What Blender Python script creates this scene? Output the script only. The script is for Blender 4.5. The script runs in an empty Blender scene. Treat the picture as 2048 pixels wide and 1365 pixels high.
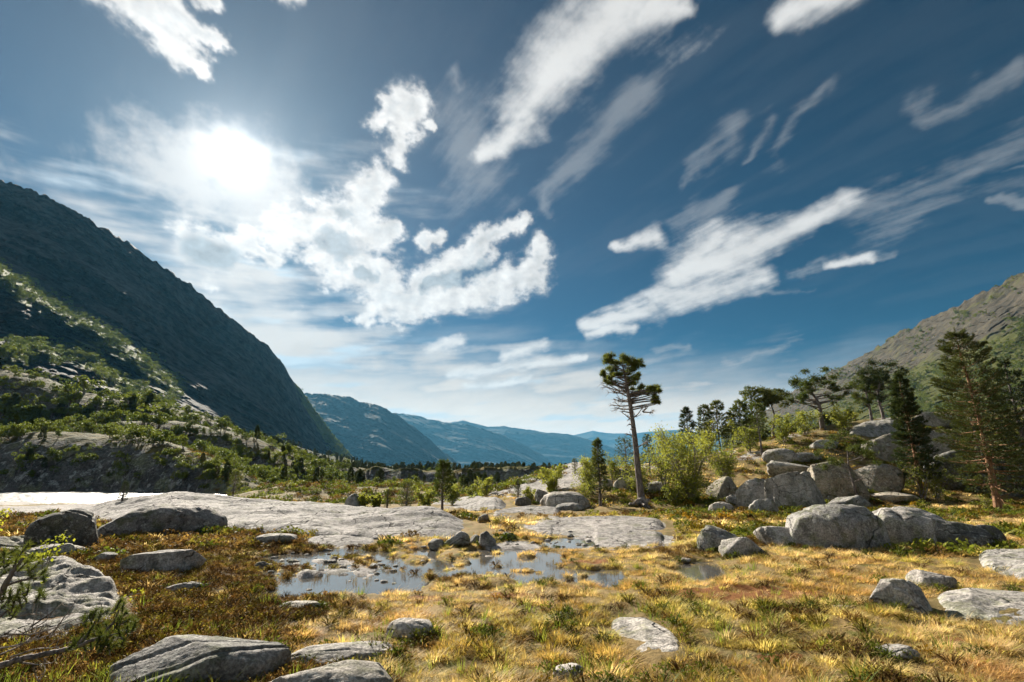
import bpy, bmesh, math, random
import numpy as np

R = math.radians
SC = bpy.context.scene
COL = SC.collection

# ------------------------------------------------------------------ camera
CAMZ = 2.1
PITCH = math.atan(258.0 / 1024.0)
cam_data = bpy.data.cameras.new('camera')
cam_data.lens = 18.0
cam_data.sensor_width = 36.0
cam_data.clip_start = 0.05
cam_data.clip_end = 60000.0
cam = bpy.data.objects.new('camera', cam_data)
cam.location = (0, 0, CAMZ)
cam.rotation_euler = (math.pi / 2 + PITCH, 0, 0)
COL.objects.link(cam)
SC.camera = cam

CP, SP = math.cos(PITCH), math.sin(PITCH)


def ray(u, v):
    """pixel of the 2048 x 1365 photograph -> direction with Y = 1"""
    a = (u - 1024.0) / 1024.0
    b = (682.5 - v) / 1024.0
    f = CP - b * SP
    return a / f, (SP + b * CP) / f


def at(u, v, Y):
    x, z = ray(u, v)
    return np.array([x * Y, Y, CAMZ + z * Y])


def plane_pt(u, v, z=0.0):
    x, s = ray(u, v)
    Y = (z - CAMZ) / s
    return np.array([x * Y, Y, z])


def azel(u, v):
    x, z = ray(u, v)
    return math.atan2(x, 1.0), math.atan2(z, math.hypot(x, 1.0))


SUN_AZ, SUN_EL = azel(474, 312)
SUN_DIR = (math.sin(SUN_AZ) * math.cos(SUN_EL), math.cos(SUN_AZ) * math.cos(SUN_EL), math.sin(SUN_EL))

# ------------------------------------------------------------------ render / view
SC.render.engine = 'CYCLES'
SC.view_settings.view_transform = 'Standard'
SC.view_settings.look = 'None'
SC.view_settings.gamma = 1.0
SC.view_settings.exposure = 1.45
SC.view_settings.use_curve_mapping = False
cy = SC.cycles
cy.use_denoising = True
cy.use_adaptive_sampling = True
cy.adaptive_threshold = 0.02
cy.max_bounces = 6
cy.diffuse_bounces = 3
cy.glossy_bounces = 2
cy.transmission_bounces = 3
cy.volume_bounces = 0
cy.transparent_max_bounces = 4
cy.sample_clamp_indirect = 6.0
cy.sample_clamp_direct = 12.0
cy.caustics_reflective = False
cy.caustics_refractive = False

# ------------------------------------------------------------------ sun
sun_data = bpy.data.lights.new('sun', 'SUN')
sun_data.energy = 5.0
sun_data.angle = R(0.53)
sun_data.color = (1.0, 0.91, 0.78)
sun = bpy.data.objects.new('sun', sun_data)
sun.rotation_euler = (math.pi / 2 - SUN_EL, 0, math.pi - SUN_AZ)
COL.objects.link(sun)

# ------------------------------------------------------------------ node helpers


class NT:
    def __init__(self, tree):
        self.t = tree
        self.t.nodes.clear()

    def n(self, kind, **kw):
        nd = self.t.nodes.new(kind)
        for k, v in kw.items():
            setattr(nd, k, v)
        return nd

    def link(self, a, b):
        self.t.links.new(a, b)

    def put(self, sock, val):
        if val is None:
            return
        if isinstance(val, bpy.types.NodeSocket):
            self.t.links.new(val, sock)
        elif isinstance(val, (tuple, list)) and sock.type == 'RGBA' and len(val) == 3:
            sock.default_value = (*val, 1.0)
        else:
            sock.default_value = val

    def m(self, op, a, b=None, c=None, clamp=False):
        nd = self.n('ShaderNodeMath', operation=op, use_clamp=clamp)
        for i, x in enumerate((a, b, c)):
            self.put(nd.inputs[i], x)
        return nd.outputs[0]

    def vm(self, op, a, b=None, scale=None):
        nd = self.n('ShaderNodeVectorMath', operation=op)
        self.put(nd.inputs[0], a)
        self.put(nd.inputs[1], b)
        if scale is not None:
            self.put(nd.inputs['Scale'], scale)
        return nd.outputs['Value'] if op in ('DOT_PRODUCT', 'LENGTH', 'DISTANCE') else nd.outputs['Vector']

    def mix(self, f, a, b, mode='MIX'):
        nd = self.n('ShaderNodeMix', data_type='RGBA', blend_type=mode)
        self.put(nd.inputs[0], f)
        self.put(nd.inputs[6], a)
        self.put(nd.inputs[7], b)
        return nd.outputs[2]

    def mapr(self, x, a, b, c=0.0, d=1.0, smooth=True):
        nd = self.n('ShaderNodeMapRange', interpolation_type='SMOOTHSTEP' if smooth else 'LINEAR')
        self.put(nd.inputs[0], x)
        for i, q in enumerate((a, b, c, d)):
            self.put(nd.inputs[1 + i], q)
        return nd.outputs[0]

    def noise(self, vec, scale, detail=4.0, rough=0.55, dist=0.0, col=False, dims='3D', lac=2.0):
        nd = self.n('ShaderNodeTexNoise', noise_dimensions=dims)
        self.put(nd.inputs['Vector'], vec)
        self.put(nd.inputs['Scale'], scale)
        nd.inputs['Detail'].default_value = detail
        nd.inputs['Roughness'].default_value = rough
        nd.inputs['Lacunarity'].default_value = lac
        nd.inputs['Distortion'].default_value = dist
        return nd.outputs['Color' if col else 'Fac']

    def vor(self, vec, scale, feature='F1', rnd=1.0):
        nd = self.n('ShaderNodeTexVoronoi', feature=feature)
        self.put(nd.inputs['Vector'], vec)
        self.put(nd.inputs['Scale'], scale)
        nd.inputs['Randomness'].default_value = rnd
        return nd.outputs['Distance']

    def xyz(self, x, y, z):
        nd = self.n('ShaderNodeCombineXYZ')
        self.put(nd.inputs[0], x)
        self.put(nd.inputs[1], y)
        self.put(nd.inputs[2], z)
        return nd.outputs[0]

    def sep(self, v):
        nd = self.n('ShaderNodeSeparateXYZ')
        self.put(nd.inputs[0], v)
        return nd.outputs

    def attr(self, name, kind='GEOMETRY'):
        nd = self.n('ShaderNodeAttribute', attribute_type=kind)
        nd.attribute_name = name
        return nd

    def bump(self, h, strength=0.5, dist=0.05, normal=None):
        nd = self.n('ShaderNodeBump')
        nd.inputs['Strength'].default_value = strength
        nd.inputs['Distance'].default_value = dist
        self.put(nd.inputs['Height'], h)
        if normal is not None:
            self.put(nd.inputs['Normal'], normal)
        return nd.outputs[0]


# ------------------------------------------------------------------ numeric noise
_rs = np.random.RandomState(7)
_T = [_rs.rand(256, 256) for _ in range(4)]
_GA = _rs.rand(256, 256) * 2 * math.pi
_GX, _GY = np.cos(_GA).astype(np.float32), np.sin(_GA).astype(np.float32)


def pn2(x, y):
    """gradient noise in the plane, about -0.7 .. 0.7"""
    x = np.asarray(x, dtype=np.float32)
    y = np.asarray(y, dtype=np.float32)
    xi, yi = np.floor(x), np.floor(y)
    fx, fy = x - xi, y - yi
    xi = xi.astype(np.int32) & 255
    yi = yi.astype(np.int32) & 255
    x1, y1 = (xi + 1) & 255, (yi + 1) & 255
    u = fx * fx * fx * (fx * (fx * 6 - 15) + 10)
    v = fy * fy * fy * (fy * (fy * 6 - 15) + 10)
    a = _GX[xi, yi] * fx + _GY[xi, yi] * fy
    b = _GX[x1, yi] * (fx - 1) + _GY[x1, yi] * fy
    c = _GX[xi, y1] * fx + _GY[xi, y1] * (fy - 1)
    d = _GX[x1, y1] * (fx - 1) + _GY[x1, y1] * (fy - 1)
    a = a + u * (b - a)
    c = c + u * (d - c)
    return a + v * (c - a)


def fbm2(x, y, oct=5, gain=0.5, lac=2.03, ridged=False):
    s, amp = 0.0, 1.0
    cx, cy_ = 0.8, 0.6
    for i in range(oct):
        n = pn2(x + 17.3 * i, y - 9.1 * i)
        if ridged:
            n = 0.35 - np.abs(n)
        s = s + amp * n
        amp *= gain
        x, y = (cx * x - cy_ * y) * lac, (cy_ * x + cx * y) * lac
    return s


def sstep(x, a, b):
    t = np.clip((x - a) / (b - a), 0, 1)
    return t * t * (3 - 2 * t)


# ------------------------------------------------------------------ clouds over the valley, by azimuth and elevation
THICK = [
    (175, -70, 330, 60, 70, 62, 1), (330, 60, 420, 140, 62, 26, 1), (370, -60, 420, 10, 50, 30, 1), (330, 20, 445, 95, 50, 20, 1), (590, -20, 560, -60, 30, 40, 1),
    (1290, -60, 1120, 130, 100, 72, 2), (1140, 110, 1040, 230, 68, 42, 2), (1060, 235, 955, 318, 34, 13, 2), (1300, 20, 1375, 22, 50, 18, 2),
    (812, 205, 785, 320, 50, 34, 1), (790, 215, 760, 250, 36, 22, 1), (850, 240, 862, 250, 22, 12, 1), (760, 350, 690, 470, 42, 85, 1), (700, 430, 560, 470, 74, 55, 1),
    (640, 500, 770, 560, 66, 54, 1), (720, 470, 790, 455, 60, 28, 1), (770, 590, 730, 640, 50, 22, 1),
    (1062, 430, 930, 505, 16, 30, 1), (1085, 485, 1050, 545, 22, 32, 1), (1060, 560, 780, 605, 36, 50, 1), (960, 505, 850, 560, 34, 44, 1), (880, 460, 850, 490, 16, 22, 1),
    (415, 503, 440, 510, 62, 66, 3), (540, 500, 490, 470, 40, 36, 1),
    (1690, 400, 1420, 520, 22, 58, 2), (1420, 500, 1350, 560, 44, 34, 2), (1530, 555, 1310, 605, 26, 28, 2), (1300, 618, 1170, 652, 24, 12, 2), (1260, 660, 1170, 668, 12, 8, 2),
    (1570, 40, 1720, -50, 24, 44, 2), (1238, 494, 1318, 476, 8, 20, 2), (1660, 530, 1735, 520, 8, 9, 2), 
    (1010, 712, 1085, 695, 12, 12, 2), (900, 745, 1175, 715, 12, 6, 2), (930, 772, 1060, 760, 8, 6, 2), (860, 700, 920, 685, 12, 10, 2),
    
]
THIN = [
    (2150, 250, 1780, 410, 62, 42), (1780, 410, 1660, 455, 50, 34), (2005, 150, 1830, 228, 22, 26), (240, 320, 500, 380, 60, 105),
    (1270, 190, 1100, 380, 50, 26), (1455, 262, 1372, 372, 34, 14), (1540, 240, 1480, 320, 24, 14), (1660, 170, 1540, 320, 26, 32), (1100, 380, 1090, 420, 20, 10),
    (2090, 340, 2000, 362, 10, 5), (905, 145, 925, 185, 20, 26), (900, 250, 960, 350, 80, 70), (1450, 390, 1370, 460, 30, 20), (2080, 395, 1990, 410, 14, 8),
    (30, 330, -80, 300, 30, 50), (1600, 690, 1450, 730, 10, 12), (1520, 598, 1640, 570, 12, 7), (1322, 693, 1372, 687, 8, 8), (1790, 500, 1600, 540, 10, 10),
]


def capsules(P, E, items, grow=1.0):
    out = np.full(P.shape, -1.0, dtype=np.float32)
    for it in items:
        a0, e0 = azel(it[0], it[1])
        a1, e1 = azel(it[2], it[3])
        mx = max(it[4], it[5]) / 1024 * 2.2 * grow
        bx = (P > min(a0, a1) - mx) & (P < max(a0, a1) + mx) & (E > min(e0, e1) - mx) & (E < max(e0, e1) + mx)
        if not bx.any():
            continue
        p, e = P[bx], E[bx]
        k = math.cos(0.5 * (e0 + e1))
        bax, bay = (a1 - a0) * k, e1 - e0
        pax, pay = (p - a0) * k, e - e0
        t = np.clip((pax * bax + pay * bay) / (bax * bax + bay * bay + 1e-9), 0, 1)
        dd = np.hypot(pax - bax * t, pay - bay * t)
        # pixels off the picture's centre cover a smaller angle
        f0 = 1 / (1 + ((it[0] + it[2]) / 2048 - 1) ** 2 + (((it[1] + it[3]) / 2 - 682) / 1024) ** 2) ** 0.75
        r = (it[4] + (it[5] - it[4]) * t) / 1024.0 * f0 * grow
        out[bx] = np.maximum(out[bx], 1.0 - dd / r)
    return out


def cloud_layers(P, E):
    """returns colour (n, 3) and cover (n,) of the clouds in the directions P (azimuth), E (elevation)"""
    sz = np.sin(E)
    zz = np.maximum(sz, 0) + 0.10
    px, py = np.sin(P) * np.cos(E) / zz, np.cos(P) * np.cos(E) / zz
    ca, sa = math.cos(WIND), math.sin(WIND)
    al, ac = px * sa + py * ca, px * ca - py * sa
    Pc = P * np.cos(E)
    w1x, w1y = fbm2(Pc * 9, E * 9, 5, 0.55), fbm2(Pc * 9 + 40, E * 9 + 11, 5, 0.55)
    w2x, w2y = fbm2(Pc * 40 + 5, E * 40, 4, 0.6), fbm2(Pc * 40 + 71, E * 40 + 31, 4, 0.6)
    Pw = P + 0.030 * w1x + 0.008 * w2x
    Ew = E + 0.022 * w1y + 0.007 * w2y
    puffy = capsules(Pw, Ew, [t for t in THICK if t[6] in (1, 3)])
    slick = capsules(P + 0.018 * w1x + 0.003 * w2x, E + 0.010 * w1y + 0.003 * w2y, [t for t in THICK if t[6] == 2], 1.7)
    thin = capsules(P + 0.03 * w1x, E + 0.025 * w1y, THIN, 1.5)
    broad0 = fbm2(px * 0.9 + 5, py * 0.9, 4)
    fine = fbm2(px * 5, py * 5, 7, 0.58)
    fine2 = fbm2(Pc * 30 + 3, E * 38, 6, 0.6)
    strk = fbm2(al * 1.1 + 3 + 0.3 * broad0, ac * 3.6 + 0.8 * broad0, 7, 0.58)
    strk2 = fbm2(al * 2.2 + 13, ac * 14, 6, 0.6)
    broad = fbm2(px * 0.5 + 9, py * 0.5, 3)
    c1 = 0.5 * sstep(puffy + 0.42 * fine2 + 0.35 * fine, 0.0, 0.55) + 0.5 * sstep(puffy + 0.35 * fine2 + 0.45 * fine, -0.30, 0.75)
    c2 = sstep(slick + 0.20 * strk2 + 0.12 * fine2 + 0.32 * strk + 0.30 * fine, 0.06, 1.05)
    c3 = 0.27 * sstep(thin + 0.55 * strk + 0.5 * strk2 + 0.45 * fine, 0.15, 1.25)
    wisp = 0.025 * sstep(0.8 * strk + 0.4 * strk2 + 0.3 * fine + 0.9 * broad, 0.05, 0.9)
    small = 0.55 * sstep(fine2 + 0.5 * fine + 0.5 * w1x, 0.50, 0.80) * np.exp(-((P - R(-17)) / 0.14) ** 2 - ((E - R(19)) / 0.09) ** 2)
    outm = sstep(np.abs(P), R(50), R(62))
    bank = sstep(fbm2(al * 0.5 + 50, ac * 1.0, 7, 0.55) + 0.1 * fine2, 0.10, 0.34) * outm
    # layered veil towards the horizon
    tilt = E - 0.07 * P
    lay = fbm2(Pc * 2.2 + 4, tilt * 13, 6, 0.5) + 0.35 * fbm2(Pc * 6 + 14, tilt * 40, 5, 0.5) + 0.25 * w1x
    topE = 0.17 + 0.27 * sstep(-P, R(-14), R(20))
    q = E / topE
    veil = sstep(1.30 - q + 1.1 * lay, 0.15, 1.15) * (1 - sstep(q, 0.9, 1.6))
    veil = np.maximum(veil, 0.97 * (1 - sstep(E + 0.06 * lay + 0.06 * sstep(P, R(8), R(40)), 0.09, 0.27)))
    ang = np.arccos(np.clip(np.sin(P) * np.cos(E) * SUN_DIR[0] + np.cos(P) * np.cos(E) * SUN_DIR[1] + sz * SUN_DIR[2], -1, 1))
    near = np.exp(-ang / 0.38)
    # side towards the sun is brighter
    sx, sy = (SUN_AZ - P) * np.cos(E), SUN_EL - E
    sl_ = np.hypot(sx, sy) + 1e-4
    e2 = fbm2((Pc + 0.012 * sx / sl_) * 16 + 3, (E + 0.012 * sy / sl_) * 20, 5, 0.55) - fbm2(Pc * 16 + 3, E * 20, 5, 0.55)
    lum = 0.275 + 0.07 * near + 0.015 * fine2 + 0.03 * fine - 0.11 * e2
    vlum = (0.245 + 0.05 * near + 0.02 * strk)[..., None] * np.array([1.0, 0.985, 0.955])
    wht = np.stack([lum * 1.0, lum * 0.985, lum * 0.96], -1)
    vlum0 = vlum
    vlum = vlum * (1 + 0.55 * (1 - sstep(E, 0.02, 0.22)))[..., None] * (1 + np.array([0.04, -0.14, -0.30]) * (1 - sstep(E, 0.05, 0.30))[..., None])
    core = sstep(puffy + 0.5 * fine + 0.25 * fine2, 0.50, 0.95) * sstep(fbm2(Pc * 6 + 2, E * 9 + 3, 3), -0.12, 0.22)
    lens = capsules(P + 0.006 * w1x, E + 0.006 * w1y, [(395, 500, 450, 512, 48, 46)])
    blot = capsules(Pw, Ew, [(650, 480, 690, 505, 36, 44), (680, 430, 690, 440, 30, 26), (860, 570, 960, 540, 22, 22), (720, 545, 740, 555, 16, 20)])
    core = np.maximum(0.30 * core, np.maximum(sstep(lens + 0.15 * fine2, 0.0, 0.6), sstep(blot + 0.4 * fine2, 0.0, 0.7) * 0.85))
    core = core[..., None]
    grey = np.array([0.108, 0.128, 0.142]) * (1 + 0.35 * near[..., None] + 0.5 * fine2[..., None])
    # layers from the highest to the lowest
    col = np.zeros(P.shape + (3,), dtype=np.float32)
    cov = np.zeros(P.shape, dtype=np.float32)

    def over(c, a):
        nonlocal col, cov
        a3 = a[..., None]
        col = c * a3 + col * (1 - a3)
        cov = a + cov * (1 - a)
    over(vlum * 0.9, wisp)
    over(vlum, np.maximum(veil * 0.95, 0))
    # bluish gaps and grey bars inside the veil
    bars = sstep(fbm2(Pc * 4 + 33, tilt * 22 + 7, 5, 0.5), 0.12, 0.45) * veil * sstep(E, 0.03, 0.10)
    over(np.array([0.14, 0.22, 0.28]) * (1 + 0.6 * near[..., None]), bars * 0.50)
    sunv = capsules(P + 0.03 * w1x, E + 0.03 * w1y, [(290, 330, 500, 400, 70, 110), (330, 310, 470, 330, 60, 90), (520, 430, 600, 440, 60, 50)], 1.5)
    over(vlum * 1.05, 0.62 * sstep(sunv + 0.45 * fine + 0.35 * strk + 0.15 * fine2, 0.05, 0.95))
    over(vlum * 0.95, c3)
    over(wht, small)
    over(wht * (1 - core) + grey * core, np.maximum(c1, bank))
    over(vlum0 * (1.12 + 0.10 * fine[..., None]), c2 * 0.95)
    return col, cov, ang


WIND = R(147)


# ------------------------------------------------------------------ world: daylight sky with the clouds worked out above
world = bpy.data.worlds.new('World')
SC.world = world
world.use_nodes = True
SKY_STRENGTH = 0.09


def build_sky():
    W, Hh = 4096, 1024
    px = np.zeros((Hh, W, 4), dtype=np.float32)
    azs = ((np.arange(W) + 0.5) / W * 2 - 1) * math.pi
    els = (np.arange(Hh) + 0.5) / Hh * math.pi / 2

    def fill(cols, step, nrow):
        c = cols[::step]
        P, E = np.meshgrid(azs[c].astype(np.float32), els[0:nrow:step].astype(np.float32))
        col, cov, _ = cloud_layers(P, E)
        blk = np.concatenate([col / SKY_STRENGTH, cov[..., None]], -1)
        if step > 1:
            blk = np.repeat(np.repeat(blk, step, 0), step, 1)
        px[:nrow, cols] = blk[:nrow, :len(cols)]
    front = np.where(np.abs(azs) < R(55))[0]
    front = front[:len(front) // 8 * 8]
    rest = np.array([i for i in range(W) if i < front[0] or i > front[-1]])
    lo, hi = rest[rest < front[0]], rest[rest > front[-1]]
    fill(front, 4, Hh)
    fill(lo, 4, Hh)
    fill(hi, 4, Hh)
    fill(front, 1, 576)
    img = bpy.data.images.new('cloud_cover', W, Hh, alpha=True, float_buffer=True, is_data=True)
    img.alpha_mode = 'CHANNEL_PACKED'
    img.pixels.foreach_set(px.ravel())
    img.update()
    img.pack()

    T = NT(world.node_tree)
    sky = T.n('ShaderNodeTexSky', sky_type='NISHITA')
    sky.sun_disc = False
    sky.sun_elevation = SUN_EL
    sky.sun_rotation = SUN_AZ
    sky.altitude = 600
    sky.air_density = 1.0
    sky.dust_density = 0.3
    sky.ozone_density = 2.0
    d = T.vm('NORMALIZE', T.n('ShaderNodeTexCoord').outputs['Generated'])
    s = T.sep(d)
    az = T.m('ARCTAN2', s[0], s[1])
    el = T.m('ARCSINE', s[2])
    uv = T.xyz(T.m('MULTIPLY_ADD', az, 0.5 / math.pi, 0.5), T.m('MULTIPLY', el, 2 / math.pi), 0.0)
    tex = T.n('ShaderNodeTexImage', image=img, extension='EXTEND', interpolation='Linear')
    T.link(uv, tex.inputs[0])
    sang = T.m('ARCCOSINE', T.m('MINIMUM', T.vm('DOT_PRODUCT', d, SUN_DIR), 0.99999))
    gm = T.n('ShaderNodeGamma')
    T.link(sky.outputs[0], gm.inputs[0])
    gm.inputs[1].default_value = 1.35
    skyc = T.vm('MULTIPLY', gm.outputs[0], SKY_TINT)
    skyc = T.vm('SCALE', skyc, scale=T.m('SUBTRACT', 1.0, tex.outputs['Alpha']))
    disc = T.m('MULTIPLY', T.m('EXPONENT', T.m('MULTIPLY', sang, -1 / 0.014)), 18.0)
    g1 = T.m('MULTIPLY', T.m('EXPONENT', T.m('MULTIPLY', sang, -1 / 0.06)), GLOW[0])
    g2 = T.m('MULTIPLY', T.m('EXPONENT', T.m('MULTIPLY', sang, -1 / 0.28)), GLOW[1])
    halo = T.m('ADD', disc, T.m('ADD', g1, g2))
    fin = T.vm('ADD', T.vm('ADD', skyc, tex.outputs['Color']), T.vm('SCALE', (1.0, 0.97, 0.92), scale=halo))
    bg = T.n('ShaderNodeBackground')
    T.link(fin, bg.inputs[0])
    bg.inputs[1].default_value = SKY_STRENGTH
    o = T.n('ShaderNodeOutputWorld')
    T.link(bg.outputs[0], o.inputs[0])


SKY_TINT = (0.0030, 0.042, 0.057)
GLOW = (1.7, 1.15)
build_sky()
world.cycles.sampling_method = 'MANUAL'
world.cycles.sample_map_resolution = 1024

# ------------------------------------------------------------------ mesh helpers


class MB:
    """collects triangles and quads, builds one mesh"""

    def __init__(self):
        self.v, self.q, self.t, self.n = [], [], [], 0
        self.qm, self.tm = [], []

    def add(self, v, quads=None, tris=None, mat=0):
        v = np.asarray(v, dtype=np.float32).reshape(-1, 3)
        if quads is not None and len(quads):
            a = np.asarray(quads, dtype=np.int32).reshape(-1, 4) + self.n
            self.q.append(a)
            self.qm.append(np.full(len(a), mat, dtype=np.int32))
        if tris is not None and len(tris):
            a = np.asarray(tris, dtype=np.int32).reshape(-1, 3) + self.n
            self.t.append(a)
            self.tm.append(np.full(len(a), mat, dtype=np.int32))
        self.v.append(v)
        self.n += len(v)

    def tube(self, pts, rad, sides=6, mat=0, cap=True):
        pts = np.asarray(pts, dtype=np.float64)
        rad = np.asarray(rad, dtype=np.float64)
        if rad.ndim == 0:
            rad = np.full(len(pts), float(rad))
        d = np.gradient(pts, axis=0)
        d /= np.linalg.norm(d, axis=1)[:, None] + 1e-9
        ref = np.array([0.0, 0.0, 1.0]) if abs(d[0, 2]) < 0.8 else np.array([1.0, 0.0, 0.0])
        a = np.cross(d, ref)
        a /= np.linalg.norm(a, axis=1)[:, None] + 1e-9
        b = np.cross(d, a)
        th = np.arange(sides) / sides * 2 * math.pi
        ring = pts[:, None, :] + rad[:, None, None] * (np.cos(th)[None, :, None] * a[:, None, :] + np.sin(th)[None, :, None] * b[:, None, :])
        n = len(pts)
        i = np.arange(n - 1)[:, None] * sides
        j = np.arange(sides)[None, :]
        k = (j + 1) % sides
        q = np.stack([i + j, i + k, i + sides + k, i + sides + j], -1).reshape(-1, 4)
        self.add(ring.reshape(-1, 3), quads=q, mat=mat)

    def needles(self, c, axis, L, w, per, rs, spread=1.0, mat=0):
        """per thin triangles fanning out of every centre c around its axis"""
        n = len(c)
        if n == 0:
            return
        dirs = rs.normal(size=(n, per, 3))
        dirs /= np.linalg.norm(dirs, axis=2)[..., None]
        dirs = axis[:, None, :] + spread * dirs
        dirs /= np.linalg.norm(dirs, axis=2)[..., None] + 1e-6
        side = np.cross(dirs, rs.normal(size=(n, per, 3)))
        side /= np.linalg.norm(side, axis=2)[..., None] + 1e-6
        LL = (np.asarray(L).reshape(-1, 1, 1) if np.ndim(L) else L) * rs.uniform(0.7, 1.25, (n, per, 1))
        p0 = c[:, None, :] + dirs * LL * 0.08
        v = np.stack([p0 - side * w * 0.5, p0 + side * w * 0.5, p0 + dirs * LL], 2).reshape(-1, 3)
        self.add(v, tris=np.arange(len(v)).reshape(-1, 3), mat=mat)

    def leaves(self, c, size, rs, up=0.35, aspect=0.65, mat=0):
        n = len(c)
        if n == 0:
            return
        nrm = rs.normal(size=(n, 3))
        nrm[:, 2] += up
        nrm /= np.linalg.norm(nrm, axis=1)[:, None]
        a = np.cross(nrm, rs.normal(size=(n, 3)))
        a /= np.linalg.norm(a, axis=1)[:, None] + 1e-6
        b = np.cross(nrm, a)
        s = (size * rs.uniform(0.6, 1.3, n))[:, None]
        v = np.stack([c - a * s * 0.5, c + b * s * 0.5 * aspect, c + a * s * 0.6, c - b * s * 0.5 * aspect], 1).reshape(-1, 3)
        self.add(v, quads=np.arange(len(v)).reshape(-1, 4), mat=mat)

    def mesh(self, name, mats=(), smooth=False):
        v = np.concatenate(self.v) if self.v else np.zeros((0, 3), np.float32)
        q = np.concatenate(self.q) if self.q else np.zeros((0, 4), np.int32)
        t = np.concatenate(self.t) if self.t else np.zeros((0, 3), np.int32)
        mi = np.concatenate(self.qm + self.tm) if (self.qm or self.tm) else np.zeros(0, np.int32)
        return np_mesh(name, v, q, t, mats, smooth, mi)


def np_mesh(name, v, q=None, t=None, mats=(), smooth=False, mi=None):
    me = bpy.data.meshes.new(name)
    q = np.zeros((0, 4), np.int32) if q is None else np.asarray(q, np.int32)
    t = np.zeros((0, 3), np.int32) if t is None else np.asarray(t, np.int32)
    me.vertices.add(len(v))
    me.vertices.foreach_set('co', np.ascontiguousarray(v, dtype=np.float32).ravel())
    me.loops.add(q.size + t.size)
    me.loops.foreach_set('vertex_index', np.concatenate([q.ravel(), t.ravel()]).astype(np.int32))
    npoly = len(q) + len(t)
    me.polygons.add(npoly)
    st = np.concatenate([np.arange(len(q)) * 4, q.size + np.arange(len(t)) * 3]).astype(np.int32)
    me.polygons.foreach_set('loop_start', st)
    if mi is not None and len(mi) == npoly and npoly:
        me.polygons.foreach_set('material_index', mi)
    if npoly:
        me.polygons.foreach_set('use_smooth', np.full(npoly, smooth, dtype=bool))
    for m in mats:
        me.materials.append(m)
    me.update(calc_edges=True)
    return me


def fattr(me, name, vals):
    a = me.attributes.new(name, 'FLOAT', 'POINT')
    a.data.foreach_set('value', np.ascontiguousarray(vals, dtype=np.float32).ravel())


def tag(o, label=None, cat=None, group=None, kind=None):
    if label:
        o['label'] = label
    if cat:
        o['category'] = cat
    if group:
        o['group'] = group
    if kind:
        o['kind'] = kind
    return o


def obj(name, me, parent=None, loc=None, rotz=0.0):
    o = bpy.data.objects.new(name, me)
    COL.objects.link(o)
    if parent is not None:
        o.parent = parent
    if loc is not None:
        o.location = loc
    if rotz:
        o.rotation_euler = (0, 0, rotz)
    return o


def grid_quads(nr, nc):
    i = np.arange(nr - 1)[:, None] * nc
    j = np.arange(nc - 1)[None, :]
    return np.stack([i + j, i + j + 1, i + nc + j + 1, i + nc + j], -1).reshape(-1, 4)


# ------------------------------------------------------------------ materials
MAT = {}


def new_mat(name):
    m = bpy.data.materials.new(name)
    m.use_nodes = True
    MAT[name] = m
    return m, NT(m.node_tree)


def finish(T, shader):
    o = T.n('ShaderNodeOutputMaterial')
    T.link(shader, o.inputs[0])


def principled(T, col, rough=0.8, spec=0.3, normal=None):
    b = T.n('ShaderNodeBsdfPrincipled')
    T.put(b.inputs['Base Color'], col)
    T.put(b.inputs['Roughness'], rough)
    T.put(b.inputs['Specular IOR Level'], spec)
    if normal is not None:
        T.link(normal, b.inputs['Normal'])
    return b


def granite_nodes(T, p, sc=1.0, base=(0.25, 0.24, 0.228), pale=(0.40, 0.38, 0.355), dark=(0.055, 0.055, 0.052), green=0.5, dk=0.6, ck=0.018):
    """p in metres; returns colour and height"""
    big = T.noise(p, 0.9 * sc, 5, 0.6)
    med = T.noise(p, 4.5 * sc, 6, 0.65)
    fine = T.noise(p, 30 * sc, 4, 0.7)
    col = T.mix(T.mapr(big, 0.36, 0.66), base, pale)
    col = T.mix(T.m('MULTIPLY', T.mapr(med, 0.47, 0.64), dk), col, dark)                                  # dark lichen crust
    col = T.mix(T.m('MULTIPLY', T.mapr(T.noise(T.vm('ADD', p, (31.0, 3.0, 9.0)), 7.0 * sc, 6, 0.7), 0.53, 0.61), 0.75), col, (0.42, 0.415, 0.38))  # pale lichen discs
    col = T.mix(T.m('MULTIPLY', T.mapr(T.noise(T.vm('ADD', p, (11.0, 7.0, 2.0)), 2.6 * sc, 5, 0.65), 0.50, 0.64), green), col, (0.20, 0.215, 0.11))
    col = T.mix(T.mapr(fine, 0.38, 0.62), T.vm('SCALE', col, scale=0.62), T.vm('SCALE', col, scale=1.30))
    wp = T.vm('ADD', p, T.vm('SCALE', T.noise(p, 1.6 * sc, 3, 0.6, col=True), scale=0.6 / sc))
    cr = T.vor(T.vm('MULTIPLY', wp, (0.8, 0.45, 1.3)), 0.85 * sc, 'DISTANCE_TO_EDGE')
    crack = T.mapr(cr, 0.0, ck, 1.0, 0.0)
    crack = T.m('MULTIPLY', crack, T.mapr(T.noise(p, 0.8 * sc, 2), 0.40, 0.52))
    col = T.mix(T.m('MULTIPLY', crack, 0.75), col, (0.04, 0.036, 0.03))
    h = T.m('ADD', T.m('ADD', T.m('MULTIPLY', med, 0.55), T.m('MULTIPLY', fine, 0.22)), T.m('MULTIPLY', crack, -0.5))
    return col, h


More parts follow.
